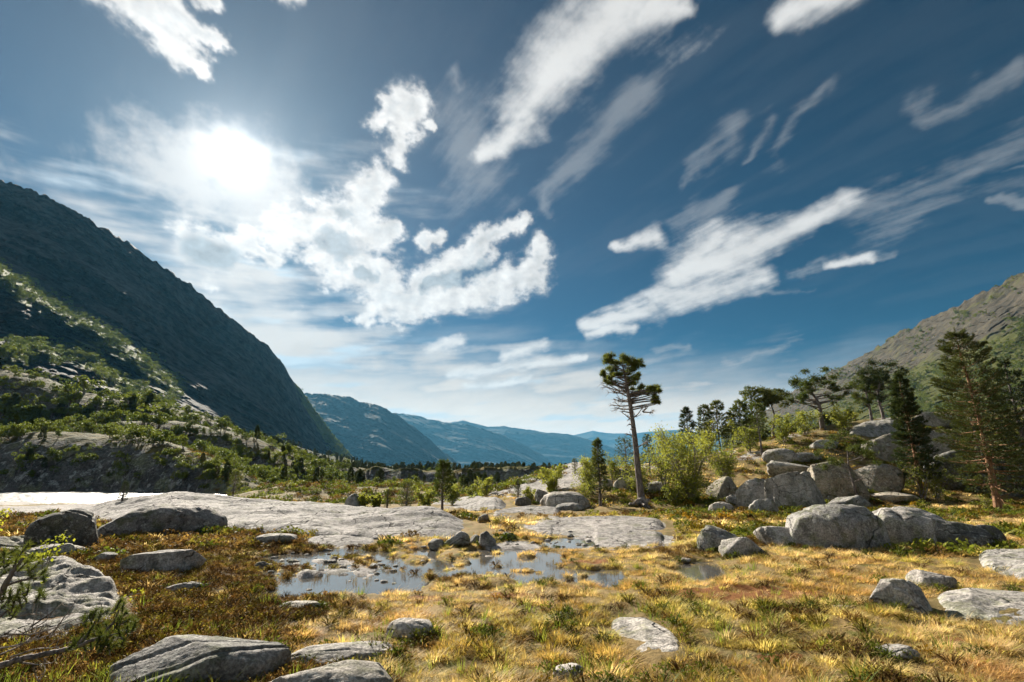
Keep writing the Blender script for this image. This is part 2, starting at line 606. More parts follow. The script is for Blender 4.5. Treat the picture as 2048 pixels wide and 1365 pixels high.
def mk_rock(name, **kw):
    bump = kw.pop('bump', 0.9)
    m, T = new_mat(name)
    tc = T.n('ShaderNodeTexCoord').outputs['Object']
    rnd = T.n('ShaderNodeObjectInfo').outputs['Random']
    p = T.vm('ADD', tc, T.xyz(T.m('MULTIPLY', rnd, 91.0), T.m('MULTIPLY', rnd, 37.0), T.m('MULTIPLY', rnd, 53.0)))
    col, h = granite_nodes(T, p, **kw)
    st = T.noise(T.vm('MULTIPLY', p, (1.0, 1.0, 0.22)), 2.2, 5, 0.6)
    col = T.mix(T.m('MULTIPLY', T.mapr(st, 0.47, 0.66), 0.55), col, T.vm('MULTIPLY', col, (0.36, 0.37, 0.34)))
    mo = T.noise(T.vm('ADD', p, (5.0, 50.0, 3.0)), 1.4, 6, 0.7)
    col = T.mix(T.m('MULTIPLY', T.mapr(mo, 0.54, 0.64), 0.6), col, (0.075, 0.085, 0.028))
    col = T.vm('SCALE', col, scale=T.m('ADD', 0.84, T.m('MULTIPLY', rnd, 0.34)))
    col = T.mix(T.m('MULTIPLY', T.mapr(rnd, 0.2, 0.9), 0.25), col, T.vm('MULTIPLY', col, (1.05, 0.93, 0.82)))
    finish(T, principled(T, col, 0.85, 0.18, T.bump(h, bump, 0.10)).outputs[0])


mk_rock('granite')
mk_rock('granite_pale', base=(0.30, 0.28, 0.255), pale=(0.45, 0.42, 0.385), green=0.25, dk=0.5)
mk_rock('granite_slab', base=(0.22, 0.205, 0.197), pale=(0.345, 0.318, 0.302), green=0.12, dk=0.8, ck=0.034)
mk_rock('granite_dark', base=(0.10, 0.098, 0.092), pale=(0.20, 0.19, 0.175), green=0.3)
mk_rock('granite_brown', base=(0.25, 0.22, 0.175), pale=(0.40, 0.355, 0.295), green=0.5, dk=0.5)


def mk_foliage(name, c1, c2, trans=0.4, rough=0.6, rnd_obj=0.35, scale=2.0, tint=False, spec=0.2):
    m, T = new_mat(name)
    pos = T.n('ShaderNodeNewGeometry')
    oi = T.n('ShaderNodeObjectInfo')
    f = T.noise(pos.outputs['Position'], scale, 2, 0.6)
    f2 = T.m('ADD', T.mapr(f, 0.3, 0.7, smooth=False), T.m('MULTIPLY', T.m('SUBTRACT', oi.outputs['Random'], 0.5), rnd_obj * 2), clamp=True)
    r2 = pos.outputs['Random Per Island']
    f2 = T.m('ADD', f2, T.m('MULTIPLY', T.m('SUBTRACT', r2, 0.5), 0.6), clamp=True)
    col = T.mix(f2, c1, c2)
    if tint:
        a = T.attr('tint', 'INSTANCER')
        col = T.vm('MULTIPLY', col, a.outputs['Vector'])
    b = principled(T, col, rough, spec)
    tr = T.n('ShaderNodeBsdfTranslucent')
    T.link(T.vm('MULTIPLY', col, (1.12, 1.10, 0.80)), tr.inputs[0])
    mx = T.n('ShaderNodeMixShader')
    mx.inputs[0].default_value = trans
    T.link(b.outputs[0], mx.inputs[1])
    T.link(tr.outputs[0], mx.inputs[2])
    finish(T, mx.outputs[0])


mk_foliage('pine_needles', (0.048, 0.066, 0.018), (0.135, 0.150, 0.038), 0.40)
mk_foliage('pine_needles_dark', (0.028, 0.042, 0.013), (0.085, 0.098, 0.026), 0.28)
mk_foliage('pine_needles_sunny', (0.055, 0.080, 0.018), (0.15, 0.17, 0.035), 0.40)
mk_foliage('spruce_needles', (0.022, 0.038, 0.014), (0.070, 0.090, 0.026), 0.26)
mk_foliage('birch_leaves', (0.16, 0.19, 0.035), (0.32, 0.33, 0.060), 0.52)
mk_foliage('far_birch', (0.075, 0.105, 0.022), (0.17, 0.20, 0.04), 0.40, scale=0.05)
mk_foliage('far_conifer', (0.030, 0.046, 0.018), (0.080, 0.098, 0.028), 0.25, scale=0.05)
mk_foliage('straw', (0.38, 0.285, 0.135), (0.66, 0.545, 0.325), 0.55, tint=True, scale=1.0)
mk_foliage('heather', (0.090, 0.058, 0.027), (0.23, 0.170, 0.066), 0.38, tint=True, scale=1.2, spec=0.03)
mk_foliage('bilberry', (0.07, 0.10, 0.018), (0.19, 0.22, 0.035), 0.40, tint=True, scale=1.2, spec=0.08)
mk_foliage('green_blades', (0.13, 0.19, 0.03), (0.28, 0.32, 0.06), 0.5, tint=True, scale=1.0)
mk_foliage('young_leaf', (0.24, 0.27, 0.03), (0.42, 0.40, 0.05), 0.55, scale=3.0)


def mk_bark(name, c1, c2, sc=6.0):
    m, T = new_mat(name)
    p = T.n('ShaderNodeTexCoord').outputs['Object']
    q = T.vm('MULTIPLY', p, (1.0, 1.0, 0.28))
    f = T.noise(q, sc, 5, 0.65)
    e = T.vor(q, sc * 1.6, 'DISTANCE_TO_EDGE')
    col = T.mix(T.mapr(f, 0.35, 0.68), c1, c2)
    col = T.mix(T.mapr(e, 0.0, 0.12, 0.75, 0.0), col, T.vm('SCALE', c1, scale=0.35))
    finish(T, principled(T, col, 0.85, 0.2, T.bump(T.m('ADD', e, f), 0.8, 0.04)).outputs[0])


mk_bark('pine_bark', (0.12, 0.10, 0.092), (0.26, 0.222, 0.205))
mk_bark('red_bark', (0.20, 0.105, 0.055), (0.38, 0.22, 0.12))
mk_bark('dead_wood', (0.22, 0.19, 0.17), (0.42, 0.37, 0.33))
mk_bark('birch_bark', (0.16, 0.13, 0.11), (0.42, 0.38, 0.34))


def mk_ground():
    m, T = new_mat('heath_ground')
    p = T.n('ShaderNodeNewGeometry').outputs['Position']
    rock = T.attr('rock').outputs['Fac']
    far = T.attr('far').outputs['Fac']
    heath = T.attr('heath').outputs['Fac']
    soil = T.attr('soil').outputs['Fac']
    wood = T.attr('wood').outputs['Fac']
    n1 = T.noise(p, 0.55, 5, 0.6)
    n2 = T.noise(p, 3.2, 5, 0.65)
    n3 = T.noise(p, 22.0, 4, 0.7)
    straw = T.mix(n3, (0.11, 0.075, 0.030), (0.33, 0.235, 0.105))
    straw = T.mix(T.m('MULTIPLY', T.mapr(n1, 0.42, 0.6), 0.6), straw, (0.085, 0.07, 0.028))
    straw = T.mix(T.mapr(n2, 0.50, 0.70), straw, (0.13, 0.13, 0.035))
    hth = T.mix(n3, (0.045, 0.027, 0.014), (0.17, 0.11, 0.045))
    hth = T.mix(T.mapr(n2, 0.52, 0.72), hth, (0.12, 0.13, 0.03))
    col = T.mix(T.mapr(T.m('ADD', heath, T.m('MULTIPLY', T.m('SUBTRACT', n1, 0.5), 1.2)), 0.3, 0.7), straw, hth)
    red = T.mix(n3, (0.10, 0.040, 0.016), (0.26, 0.115, 0.04))
    col = T.mix(T.mapr(T.m('ADD', soil, T.m('MULTIPLY', T.m('SUBTRACT', n2, 0.5), 0.8)), 0.3, 0.7), col, red)
    # the far hillsides: heath, scrub and yellow grass, at a coarser grain
    f1 = T.noise(p, 0.05, 6, 0.62)
    f2 = T.noise(p, 0.35, 5, 0.65)
    fc = T.mix(T.mapr(f1, 0.38, 0.62), (0.07, 0.075, 0.02), (0.15, 0.115, 0.036))
    fc = T.mix(T.m('MULTIPLY', T.mapr(n1, 0.40, 0.66), 0.7), fc, (0.055, 0.052, 0.028))
    fc = T.mix(T.mapr(f2, 0.45, 0.62), fc, (0.045, 0.055, 0.018))
    fc = T.mix(wood, fc, T.mix(f2, (0.02, 0.03, 0.012), (0.06, 0.07, 0.022)))
    col = T.mix(far, col, fc)
    g1, gh = granite_nodes(T, p, 0.8, green=0.15, base=(0.24, 0.225, 0.215), pale=(0.38, 0.35, 0.33))
    g2, _ = granite_nodes(T, p, 0.10, green=0.6, base=(0.085, 0.082, 0.078), pale=(0.16, 0.15, 0.14))
    gr = T.mix(far, g1, g2)
    rk = T.mapr(T.m('ADD', rock, T.m('MULTIPLY', T.m('SUBTRACT', n2, 0.5), 0.5)), 0.38, 0.62)
    col = T.mix(rk, col, gr)
    hh = T.m('ADD', T.m('MULTIPLY', n2, 0.5), T.m('MULTIPLY', n3, 0.35))
    fb = T.bump(T.m('MULTIPLY', T.m('ADD', f2, T.m('MULTIPLY', n1, 0.5)), far), 1.0, 1.6)
    finish(T, principled(T, col, 0.9, 0.10, T.bump(hh, 0.8, 0.08, fb)).outputs[0])


mk_ground()


def mk_water(name, col, rip, sc, rough):
    m, T = new_mat(name)
    p = T.n('ShaderNodeNewGeometry').outputs['Position']
    n = T.noise(T.vm('MULTIPLY', p, (1.0, 1.6, 1.0)), sc, 3, 0.55)
    b = principled(T, col, rough, 0.5, T.bump(n, 1.0, rip))
    b.inputs['IOR'].default_value = 1.333 if rough > 0.1 else 1.7
    finish(T, b.outputs[0])


mk_water('pond_water', (0.075, 0.072, 0.066), 0.0012, 9.0, 0.02)
mk_water('river_water', (0.05, 0.06, 0.06), 0.40, 1.1, 0.27)


def mk_mountain(name, rock1, rock2, veg1, veg2, strat, sc=1.0, wet=0.0, grass_amt=0.5):
    m, T = new_mat(name)
    p = T.n('ShaderNodeNewGeometry').outputs['Position']
    veg = T.attr('veg').outputs['Fac']
    uv = T.attr('strata').outputs['Vector']
    n1 = T.noise(p, 0.012 * sc, 6, 0.62)
    n2 = T.noise(p, 0.06 * sc, 6, 0.65)
    s1 = T.noise(uv, strat, 7, 0.62, dist=0.3)
    s2 = T.noise(uv, strat * 4.0, 5, 0.62)
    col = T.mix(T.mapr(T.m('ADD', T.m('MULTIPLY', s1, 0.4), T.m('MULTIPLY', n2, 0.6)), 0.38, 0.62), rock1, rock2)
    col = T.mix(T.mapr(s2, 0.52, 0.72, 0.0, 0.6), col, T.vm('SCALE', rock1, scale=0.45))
    gr = T.mix(n2, veg1, veg2)
    vf = T.m('ADD', T.m('MULTIPLY', veg, 1.0), T.m('ADD', T.m('MULTIPLY', T.m('SUBTRACT', n1, 0.5), 1.0), T.m('MULTIPLY', T.m('SUBTRACT', n2, 0.5), 0.8)))
    vf = T.m('ADD', vf, T.m('MULTIPLY', T.m('SUBTRACT', s1, 0.5), 0.9))
    col = T.mix(T.mapr(vf, 0.42, 0.75), col, gr)
    h = T.m('ADD', T.m('MULTIPLY', s1, 0.5), T.m('ADD', T.m('MULTIPLY', s2, 0.25), T.m('MULTIPLY', n2, 1.2)))
    b = principled(T, col, 0.9, 0.08 + wet, T.bump(h, 0.6, 5.0 / sc))
    finish(T, b.outputs[0])


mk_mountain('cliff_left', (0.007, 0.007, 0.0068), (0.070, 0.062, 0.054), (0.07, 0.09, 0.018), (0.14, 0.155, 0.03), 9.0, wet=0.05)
mk_mountain('slope_right', (0.030, 0.027, 0.020), (0.078, 0.067, 0.050), (0.034, 0.042, 0.011), (0.075, 0.074, 0.019), 9.0)
mk_mountain('far_slope', (0.020, 0.023, 0.020), (0.048, 0.048, 0.042), (0.015, 0.024, 0.010), (0.034, 0.042, 0.016), 5.0, sc=0.25)

# ------------------------------------------------------------------ the lie of the land


def crest(pts):
    """crest line given by sight lines and distances -> arrays over X / Y"""
    a, yy, zz = [], [], []
    for (u, v, Y) in pts:
        p = at(u, v, Y)
        a.append(p[0] / Y)
        yy.append(Y)
        zz.append(p[2])
    o = np.argsort(a)
    return np.array(a)[o], np.array(yy)[o], np.array(zz)[o]


RIDGES = [  # crest, base height, front width, front power, back slope, rockiness
    # knoll with the boulders and pines
    dict(c=crest([(930, 1010, 44), (985, 985, 46), (1060, 958, 48), (1160, 928, 48), (1240, 938, 47), (1330, 930, 48), (1450, 905, 50), (1560, 876, 50),
                  (1650, 858, 50), (1760, 840, 52), (1850, 832, 52), (2048, 820, 50), (2400, 780, 50)]), zb=-0.4, wf=21, pw=1.35, sb=0.10, lin=True),
    # bank across the river
    dict(c=crest([(-400, 890, 100), (-100, 884, 98), (0, 886, 96), (90, 880, 96), (200, 879, 98), (280, 884, 95), (350, 897, 92), (400, 912, 90), (450, 936, 86), (500, 962, 82), (545, 985, 80)]),
         zb=-2.2, wf=13, pw=0.6, sb=0.02),
    dict(c=crest([(505, 1000, 62), (530, 982, 62), (570, 970, 62), (610, 971, 62), (650, 984, 62), (690, 1010, 62)]), zb=-2.2, wf=8, pw=0.6, sb=0.3),
    dict(c=crest([(80, 875, 128), (160, 860, 130), (250, 850, 132), (330, 853, 134), (400, 858, 135), (470, 874, 135), (540, 900, 132), (600, 928, 128), (650, 950, 124), (690, 972, 120)]),
         zb=-1.5, wf=16, pw=0.6, sb=0.02),
    dict(c=crest([(-500, 690, 170), (-200, 725, 170), (0, 748, 170), (100, 766, 172), (180, 794, 175), (260, 806, 178), (330, 818, 184), (400, 838, 192), (450, 856, 200), (520, 885, 200), (580, 912, 190), (640, 942, 180), (700, 965, 170)]),
         zb=2.0, wf=32, pw=0.75, sb=-0.02),
    dict(c=crest([(300, 855, 400), (400, 870, 410), (450, 884, 420), (520, 892, 450), (600, 906, 480), (700, 921, 520), (770, 936, 560), (860, 947, 620), (960, 957, 700), (1100, 966, 820), (1300, 966, 900)]),
         zb=-8, wf=190, pw=0.9, sb=0.10),
    dict(c=crest([(650, 962, 190), (685, 944, 190), (720, 941, 190), (760, 947, 190), (800, 957, 190), (840, 972, 190)]), zb=-7, wf=18, pw=0.6, sb=0.2),
]
BASE_Y = [0, 6, 12, 25, 33, 42, 52, 70, 100, 300, 900, 2500, 9000, 30000]
BASE_Z = [0.36, 0.16, 0.12, 0.10, -0.15, -0.7, -1.5, -2.2, -2.6, -7, -18, -45, -90, -140]

# the bog pool: open water outlines, as sight lines on the level of the pool
POOL = [(690, 1138, 150, 34), (590, 1120, 60, 12), (630, 1178, 80, 12), (560, 1190, 40, 6), (770, 1165, 80, 20), (900, 1128, 90, 16), (1010, 1128, 150, 30), (1130, 1145, 110, 18), (1210, 1160, 40, 16), (1232, 1150, 20, 22),
        (1135, 1086, 55, 9), (1400, 1142, 50, 17), (700, 1108, 80, 9), (845, 1105, 30, 7)]
HUMMOCK = [(905, 1112, 46, 13, .16), (1150, 1120, 36, 11, .14), (1212, 1108, 34, 9, .16), (960, 1168, 110, 16, .18), (1110, 1180, 70, 12, .16), (830, 1120, 32, 12, .14), (1190, 1132, 90, 10, .16), (1290, 1128, 60, 10, .15),
           (1190, 1112, 110, 14, .14), (620, 1152, 46, 10, .16), (1170, 1158, 14, 8, .1), (690, 1122, 20, 6, .08), (740, 1140, 26, 6, .05), (660, 1140, 24, 6, .05), (800, 1140, 14, 5, .05), (1060, 1112, 24, 8, .14), (720, 1160, 20, 5, .05)]


def px_ellipse(u, v, ru, rv, z=0.0):
    c = plane_pt(u, v, z)
    rx = abs(plane_pt(u + ru, v, z)[0] - plane_pt(u - ru, v, z)[0]) / 2
    ry = abs(plane_pt(u, v - rv, z)[1] - plane_pt(u, v + rv, z)[1]) / 2
    # the ellipse is elongated along the line of sight's ground track
    return c[0], c[1], rx, ry, c[0] / c[1]


_r = np.random.RandomState(19)
HUMMOCK += [(_r.normal(690, 85), _r.normal(1138, 15), _r.uniform(9, 30), _r.uniform(3, 7), _r.uniform(0.05, 0.09)) for _ in range(64)]
HUMMOCK += [(_r.uniform(880, 1240), _r.uniform(1105, 1165), _r.uniform(8, 20), _r.uniform(3, 6), _r.uniform(0.06, 0.12)) for _ in range(16)]
POOL_E = [px_ellipse(p[0], p[1] + 4, p[2] * 1.08, p[3] * 1.22) for p in POOL]
HUM_E = [(*px_ellipse(p[0], p[1] + 4, p[2] * 0.85, p[3] * 0.85), p[4] * 0.75) for p in HUMMOCK]


def ell(x, y, e):
    sx = x - e[0] - (y - e[1]) * e[4]
    return np.hypot(sx / e[2], (y - e[1]) / e[3])


def H(x, y):
    x = np.asarray(x, dtype=np.float64)
    y = np.asarray(y, dtype=np.float64)
    rr = np.hypot(x, y)
    yy = np.where(y > 1.0, y, 1.0)
    a = x / yy
    h = np.interp(np.maximum(y, rr * 0.75), BASE_Y, BASE_Z)
    # ground between river and knoll, above the water
    h = h + 1.3 * np.exp(-((a + 0.02) / 0.16) ** 2) * sstep(y, 45, 60) * (1 - sstep(y, 95, 140))
    h = h + 1.7 * sstep(a + 0.03 * fbm2(x / 12, y / 12, 3), -0.60, -0.45) * (1 - sstep(a, -0.22, -0.10)) * sstep(y, 46, 60) * (1 - sstep(y, 95, 140))
    big = fbm2(x / 9.0, y / 9.0, 3)
    h = h + 0.16 * big * sstep(rr, 3, 9)
    for r in RIDGES:
        ca, cy_, cz = r['c']
        Yc = np.interp(a, ca, cy_)
        Zc = np.interp(a, ca, cz)
        d = y - Yc
        t = np.clip((d + r['wf']) / r['wf'], 0, 1)
        if r.get('lin'):
            f = 0.25 * t + 0.75 * sstep(t, 0.0, 1.0)
        else:
            f = (1 - (1 - t) ** 2) ** r['pw']
        z = r['zb'] + (Zc - r['zb']) * f - r['sb'] * np.clip(d, 0, 110) - (0.16 if cy_[0] < 300 else r['sb']) * np.maximum(d - 110, 0)
        edge = np.maximum(ca[0] - a, a - ca[-1])
        z = z - np.maximum(edge, 0) * Yc * (0.35 if ca[0] > -1.2 else 0.0)
        z = z - 1.2 * np.maximum(-(d + r['wf']), 0)
        z = np.where(y > 3, z, -50)
        k = 0.5 + 0.004 * rr
        hh = np.clip(0.5 + 0.5 * (z - h) / k, 0, 1)
        h = np.where(z > h - 5 * k, h * (1 - hh) + z * hh + 0.5 * k * hh * (1 - hh), h)
    # grain of the ground, coarser with distance
    n1 = fbm2(x / 1.7 + 5, y / 1.7, 4)
    h = h + (0.060 * n1 + 0.085 * fbm2(x / 0.62 + 2, y / 0.62, 3, ridged=True)) * sstep(rr, 2, 6)
    mid = sstep(rr, 25, 60)
    h = h + mid * 0.55 * fbm2(x / 7.0 + 3, y / 7.0 + 1, 4, ridged=True)
    farm = sstep(rr, 70, 130)
    h = h + farm * 2.2 * fbm2(x / 26.0, y / 26.0, 5, ridged=True) + sstep(rr, 250, 500) * 9 * fbm2(x / 140.0, y / 140.0, 5)
    # the pool
    near = (np.abs(x) < 11) & (y > 7.5) & (y < 22)
    if near.any():
        xs, ys = x[near], y[near]
        wx = xs + 0.22 * fbm2(xs / 0.8, ys / 0.8 + 9, 4)
        wy = ys + 0.30 * fbm2(xs / 0.8 + 31, ys / 0.8, 4)
        din = np.full(xs.shape, 9.0)
        for e in POOL_E:
            din = np.minimum(din, ell(wx, wy, e))
        hn = h[near]
        wide = 1 - sstep(din, 0.9, 2.4)
        flat = 0.075 + 0.03 * fbm2(xs / 0.5, ys / 0.5, 3) + 0.05 * fbm2(xs / 1.3, ys / 1.3, 2)
        hn = hn * (1 - wide) + flat * wide
        pin = 1 - sstep(din, 0.82, 1.04)
        hn = hn - pin * 0.19
        for e in HUM_E:
            q = ell(wx, wy, e)
            hn = np.maximum(hn, np.where(q < 1.3, -0.06 + (e[5] + 0.06) * (1 - sstep(q, 0.55, 1.15)) + 0.03 * fbm2(xs / 0.25, ys / 0.25, 3), -9))
        h[near] = hn
    return h


def ground_many(uv, y0=3.0, y1=900.0):
    """where the sight lines through pixels meet the land"""
    d = np.array([ray(u, v) for u, v in uv])
    n = len(d)
    a, b = np.full(n, y0), np.full(n, y1)
    for k, m in ((0, 150), (1, 30)):
        t = np.linspace(0, 1, m)[None]
        ys = a[:, None] * (b / a)[:, None] ** t
        g = H((d[:, :1] * ys).ravel(), ys.ravel()).reshape(ys.shape) - (CAMZ + d[:, 1:] * ys)
        hit = g > 0
        i = np.where(hit.any(1), hit.argmax(1), m - 1)
        r = np.arange(n)
        a, b = ys[r, np.maximum(i - 1, 0)], ys[r, i]
    return np.stack([d[:, 0] * a, a, H(d[:, 0] * a, a)], -1)


def ground_at(u, v, y0=3.0, y1=900.0):
    return ground_many([(u, v)], y0, y1)[0]


def Hs(x, y):
    return float(H(np.array([x]), np.array([y]))[0])


ROCK_MASKS = []     # filled by the boulders and slabs: keeps plants off them


def build_ground():
    fr = np.linspace(R(-62), R(62), 720)
    back = np.linspace(R(62), R(298), 56)[1:-1]
    ph = np.concatenate([fr, back])
    rr = np.concatenate([np.geomspace(0.6, 60, 360), np.geomspace(60, 700, 160)[1:], np.geomspace(700, 17000, 42)[1:]])
    PH, RR = np.meshgrid(ph, rr)
    X, Y = np.sin(PH) * RR, np.cos(PH) * RR
    Z = H(X.ravel(), Y.ravel()).reshape(X.shape)
    # slope and rock
    v = np.stack([X, Y, Z], -1).reshape(-1, 3)
    nr, nc = X.shape
    i = np.arange(nr - 1)[:, None] * nc
    j = np.arange(nc)[None, :]
    k = (j + 1) % nc
    q = np.stack([i + j, i + nc + j, i + nc + k, i + k], -1).reshape(-1, 4)
    me = np_mesh('ground', v, q, None, [MAT['heath_ground']], True)
    x, y, z = v[:, 0].astype(np.float64), v[:, 1].astype(np.float64), v[:, 2]
    e = 0.25 + 0.01 * np.hypot(x, y)
    sl = np.hypot(H(x + e, y) - z, H(x, y + e) - z) / e
    r = np.hypot(x, y)
    far = sstep(r, 45, 75)
    rock = far * (sstep(sl, 0.42, 0.75) + 0.45 * fbm2(x / 30, y / 30, 4) * sstep(r, 70, 100))
    rock = rock * (1 - sstep(r, 210, 330) * 0.7)
    for e_ in BARE:
        rock = np.maximum(rock, (1 - sstep(ell(x, y, e_), 0.95, 1.2)) * (y > 2))
    a = x / np.maximum(y, 1)
    knoll = (a > 0.02) * sstep(y, 34, 46) * (r < 75)
    rock = np.where(knoll > 0, np.maximum(rock, 0.75 * sstep(fbm2(x / 3.5 + 8, y / 3.5, 4), 0.05, 0.4) * knoll), rock)
    heath = sstep(-x - 0.15 * y, 1.0, 3.5) * (1 - sstep(y, 26, 40)) + 0.25 * sstep(y, 17, 24)
    soil = np.zeros_like(x)
    for e_ in SOIL:
        soil = np.maximum(soil, (1 - sstep(ell(x, y, e_), 0.5, 1.1)) * (y > 2))
    fattr(me, 'rock', rock)
    fattr(me, 'far', far)
    fattr(me, 'heath', heath)
    fattr(me, 'soil', soil)
    fattr(me, 'wood', sstep(r, 230, 380))
    return tag(obj('ground', me), kind='structure')


BARE = [px_ellipse(*p, 0.08) for p in [(1190, 1052, 130, 16), (1240, 1085, 130, 16), (1130, 1040, 60, 6), (700, 1150, 110, 22), (640, 1125, 80, 10), (1030, 1092, 60, 8), (60, 1018, 160, 9), (150, 1004, 160, 6), (300, 1000, 100, 8)]]
_g = ground_at(1090, 958)
BARE.append((_g[0], _g[1], 4.2, 6.5, _g[0] / _g[1]))
SOIL = [px_ellipse(*p, 0.1) for p in [(1500, 1200, 200, 18), (860, 1196, 90, 8), (1020, 1190, 60, 6), (1560, 1330, 60, 10), (300, 1060, 130, 18), (1180, 1125, 60, 6), (1900, 1290, 60, 10)]]
ground = build_ground()


def water_sheet(name, pts, z, mat, label=None):
    bm = bmesh.new()
    bm.faces.new([bm.verts.new((p[0], p[1], z)) for p in pts])
    me = bpy.data.meshes.new(name)
    bm.to_mesh(me)
    bm.free()
    me.materials.append(MAT[mat])
    return tag(obj(name, me), label, kind='structure')


water_sheet('pool_water', [(-9, 8), (9, 8), (9, 19), (-9, 19)], 0.035, 'pond_water', 'shallow bog pool mirroring the sky among grass hummocks')
water_sheet('river_water', [(-190, 40), (-8, 40), (-10, 62), (-16, 84), (-40, 112), (-190, 130)], -1.05, 'river_water', 'glittering river behind the long granite slab')

# ------------------------------------------------------------------ mountains


def mountain(name, cr, foot, mat, nr=160, nc=300, bench=None, rough=1.0, seed=0.0, a_rng=None, strat_dir=0.6, veg=None, zfoot=-0.03, relief=0.06, lean=1.0, skyline=1.0):
    """a slope sheet from its foot line up to its crest line and down the far side, with gullies and ledges"""
    ca, cy_, cz = crest(cr)
    a0, a1 = a_rng or (ca[0], ca[-1])
    A = np.linspace(a0, a1, nc)
    Yc, Zc = np.interp(A, ca, cy_), np.interp(A, ca, cz)
    fa = np.array([f[0] for f in foot])
    Yf = np.interp(A, fa, [f[1] for f in foot])
    Ef = np.interp(A, fa, [f[2] for f in foot])
    S = np.linspace(0, 1, nr)
    ec = (Zc - CAMZ) / Yc
    s2, A2 = np.meshgrid(S, A, indexing='ij')
    E2 = Ef[None] + (ec - Ef)[None] * s2
    g = s2 ** lean
    if bench is not None:
        for (pts, wid, push) in bench:
            ba = np.array([ray(u, v)[0] for u, v in pts])
            be = np.array([ray(u, v)[1] for u, v in pts])
            o = np.argsort(ba)
            bE = np.interp(A, ba[o], be[o])
            w_ = push * sstep(E2, bE[None] - wid, bE[None] + wid)
            fade = 1 - sstep(A, ba.max(), ba.max() + 0.12)
            g = g * (1 - push * fade[None]) + w_ * fade[None]
    Y2 = Yf[None] + (Yc - Yf)[None] * g
    n = fbm2(A2 * 6 + seed, s2 * 5 + seed, 6, 0.55)
    # diagonal ledges, running down the valley
    q = s2 * 1.0 + strat_dir * (A2 - a0) / (a1 - a0)
    n2 = fbm2((A2 - a0) / (a1 - a0) * 5 + seed + 7, q * 26 + seed, 6, 0.55, ridged=True)
    n3 = fbm2(A2 * 40 + seed, s2 * 30 + 3, 5, 0.6)
    ed = np.minimum(s2 / 0.03, 1)
    dep = (Yc - Yf)[None]
    big = fbm2(A2 * 3.1 + seed * 2, s2 * 2.2 + A2 * 3 + seed, 3)
    Y2 = Y2 + dep * relief * rough * (1.5 * big + 1.2 * n + 0.75 * n2 + 0.45 * n3) * ed * (0.40 + 0.60 * (1 - s2))
    Ej = E2 + (0.009 * n3 + 0.004 * n) * s2 * rough * skyline
    Ej[-2:] += (0.0035 * np.abs(fbm2(A * 150 + seed, A * 0 + 2, 3)))[None] * skyline
    X2, Z2 = A2 * Y2, CAMZ + Ej * Y2
    v = [np.stack([X2, Y2, Z2], -1)]
    # far side
    for i in range(1, 7):
        yb = Yc + (Yc - Yf) * 0.10 * i * i / 3
        zb = Z2[-1] - (Yc - Yf) * 0.045 * i * i / 2
        v.append(np.stack([A * yb, yb, zb], -1)[None])
    v = np.concatenate(v, 0)
    n_r = v.shape[0]
    q_ = grid_quads(n_r, nc)
    me = np_mesh(name, v.reshape(-1, 3), q_, None, [MAT[mat]], True)
    vg = np.zeros((n_r, nc))
    if veg is not None:
        vg[:nr] = veg(A2, E2, s2)
    fattr(me, 'veg', vg)
    st = np.zeros((n_r, nc, 3), np.float32)
    st[:nr, :, 0] = (A2 - a0) / (a1 - a0) * 1.4
    st[:nr, :, 1] = (s2 + strat_dir * (A2 - a0) / (a1 - a0)) * 6.0
    at_ = me.attributes.new('strata', 'FLOAT_VECTOR', 'POINT')
    at_.data.foreach_set('vector', st.ravel())
    o = tag(obj(name, me), kind='structure')
    return o, v[:nr], vg[:nr], E2, A2


def line_e(pts):
    a = np.array([ray(u, v)[0] for u, v in pts])
    e = np.array([ray(u, v)[1] for u, v in pts])
    o = np.argsort(a)
    return lambda A: np.interp(A, a[o], e[o])


# left mountain: scrub ledge running down its face, dark wall above and below
SH1 = [(-500, 330), (0, 530), (60, 570), (150, 625), (220, 665), (300, 720), (360, 760)]
SH2 = [(-200, 700), (150, 690), (200, 720), (250, 760), (320, 800), (345, 815)]
SH3 = [(-400, 250), (0, 440), (80, 475), (150, 510), (210, 550), (240, 575)]
_s1, _s2, _s3 = line_e(SH1), line_e(SH2), line_e(SH3)


def veg_left(A, E, s):
    fade = 1 - sstep(A, ray(350, 700)[0], ray(430, 700)[0])
    b1 = np.exp(-((E - _s1(A) + 0.02) / 0.030) ** 2)
    b2 = np.exp(-((E - _s2(A) + 0.015) / 0.028) ** 2)
    low = (1 - sstep(s, 0.0, 0.12)) * 0.6
    g = np.exp(-((A - ray(645, 850)[0] - (E - ray(645, 850)[1]) * -0.75) / 0.02) ** 2) * sstep(A, -0.45, -0.40) * 0.9
    return np.maximum(np.maximum(b1, b2) * fade * 0.95, np.maximum(low, g))


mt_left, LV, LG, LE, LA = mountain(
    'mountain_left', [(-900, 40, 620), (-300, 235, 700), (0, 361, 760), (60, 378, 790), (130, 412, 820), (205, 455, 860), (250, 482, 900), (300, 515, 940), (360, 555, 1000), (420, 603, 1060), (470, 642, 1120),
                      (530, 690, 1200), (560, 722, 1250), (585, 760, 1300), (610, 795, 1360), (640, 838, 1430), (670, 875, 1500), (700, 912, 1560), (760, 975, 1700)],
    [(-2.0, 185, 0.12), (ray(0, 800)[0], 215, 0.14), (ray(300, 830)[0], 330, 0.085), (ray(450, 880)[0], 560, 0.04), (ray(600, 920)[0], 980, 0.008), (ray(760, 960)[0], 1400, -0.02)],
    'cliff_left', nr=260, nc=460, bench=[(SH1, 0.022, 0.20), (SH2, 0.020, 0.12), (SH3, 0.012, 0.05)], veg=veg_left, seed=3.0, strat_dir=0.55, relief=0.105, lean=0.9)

R1L = line_e([(1560, 845), (1700, 800), (1800, 745), (1900, 720), (2048, 640), (2300, 520)])


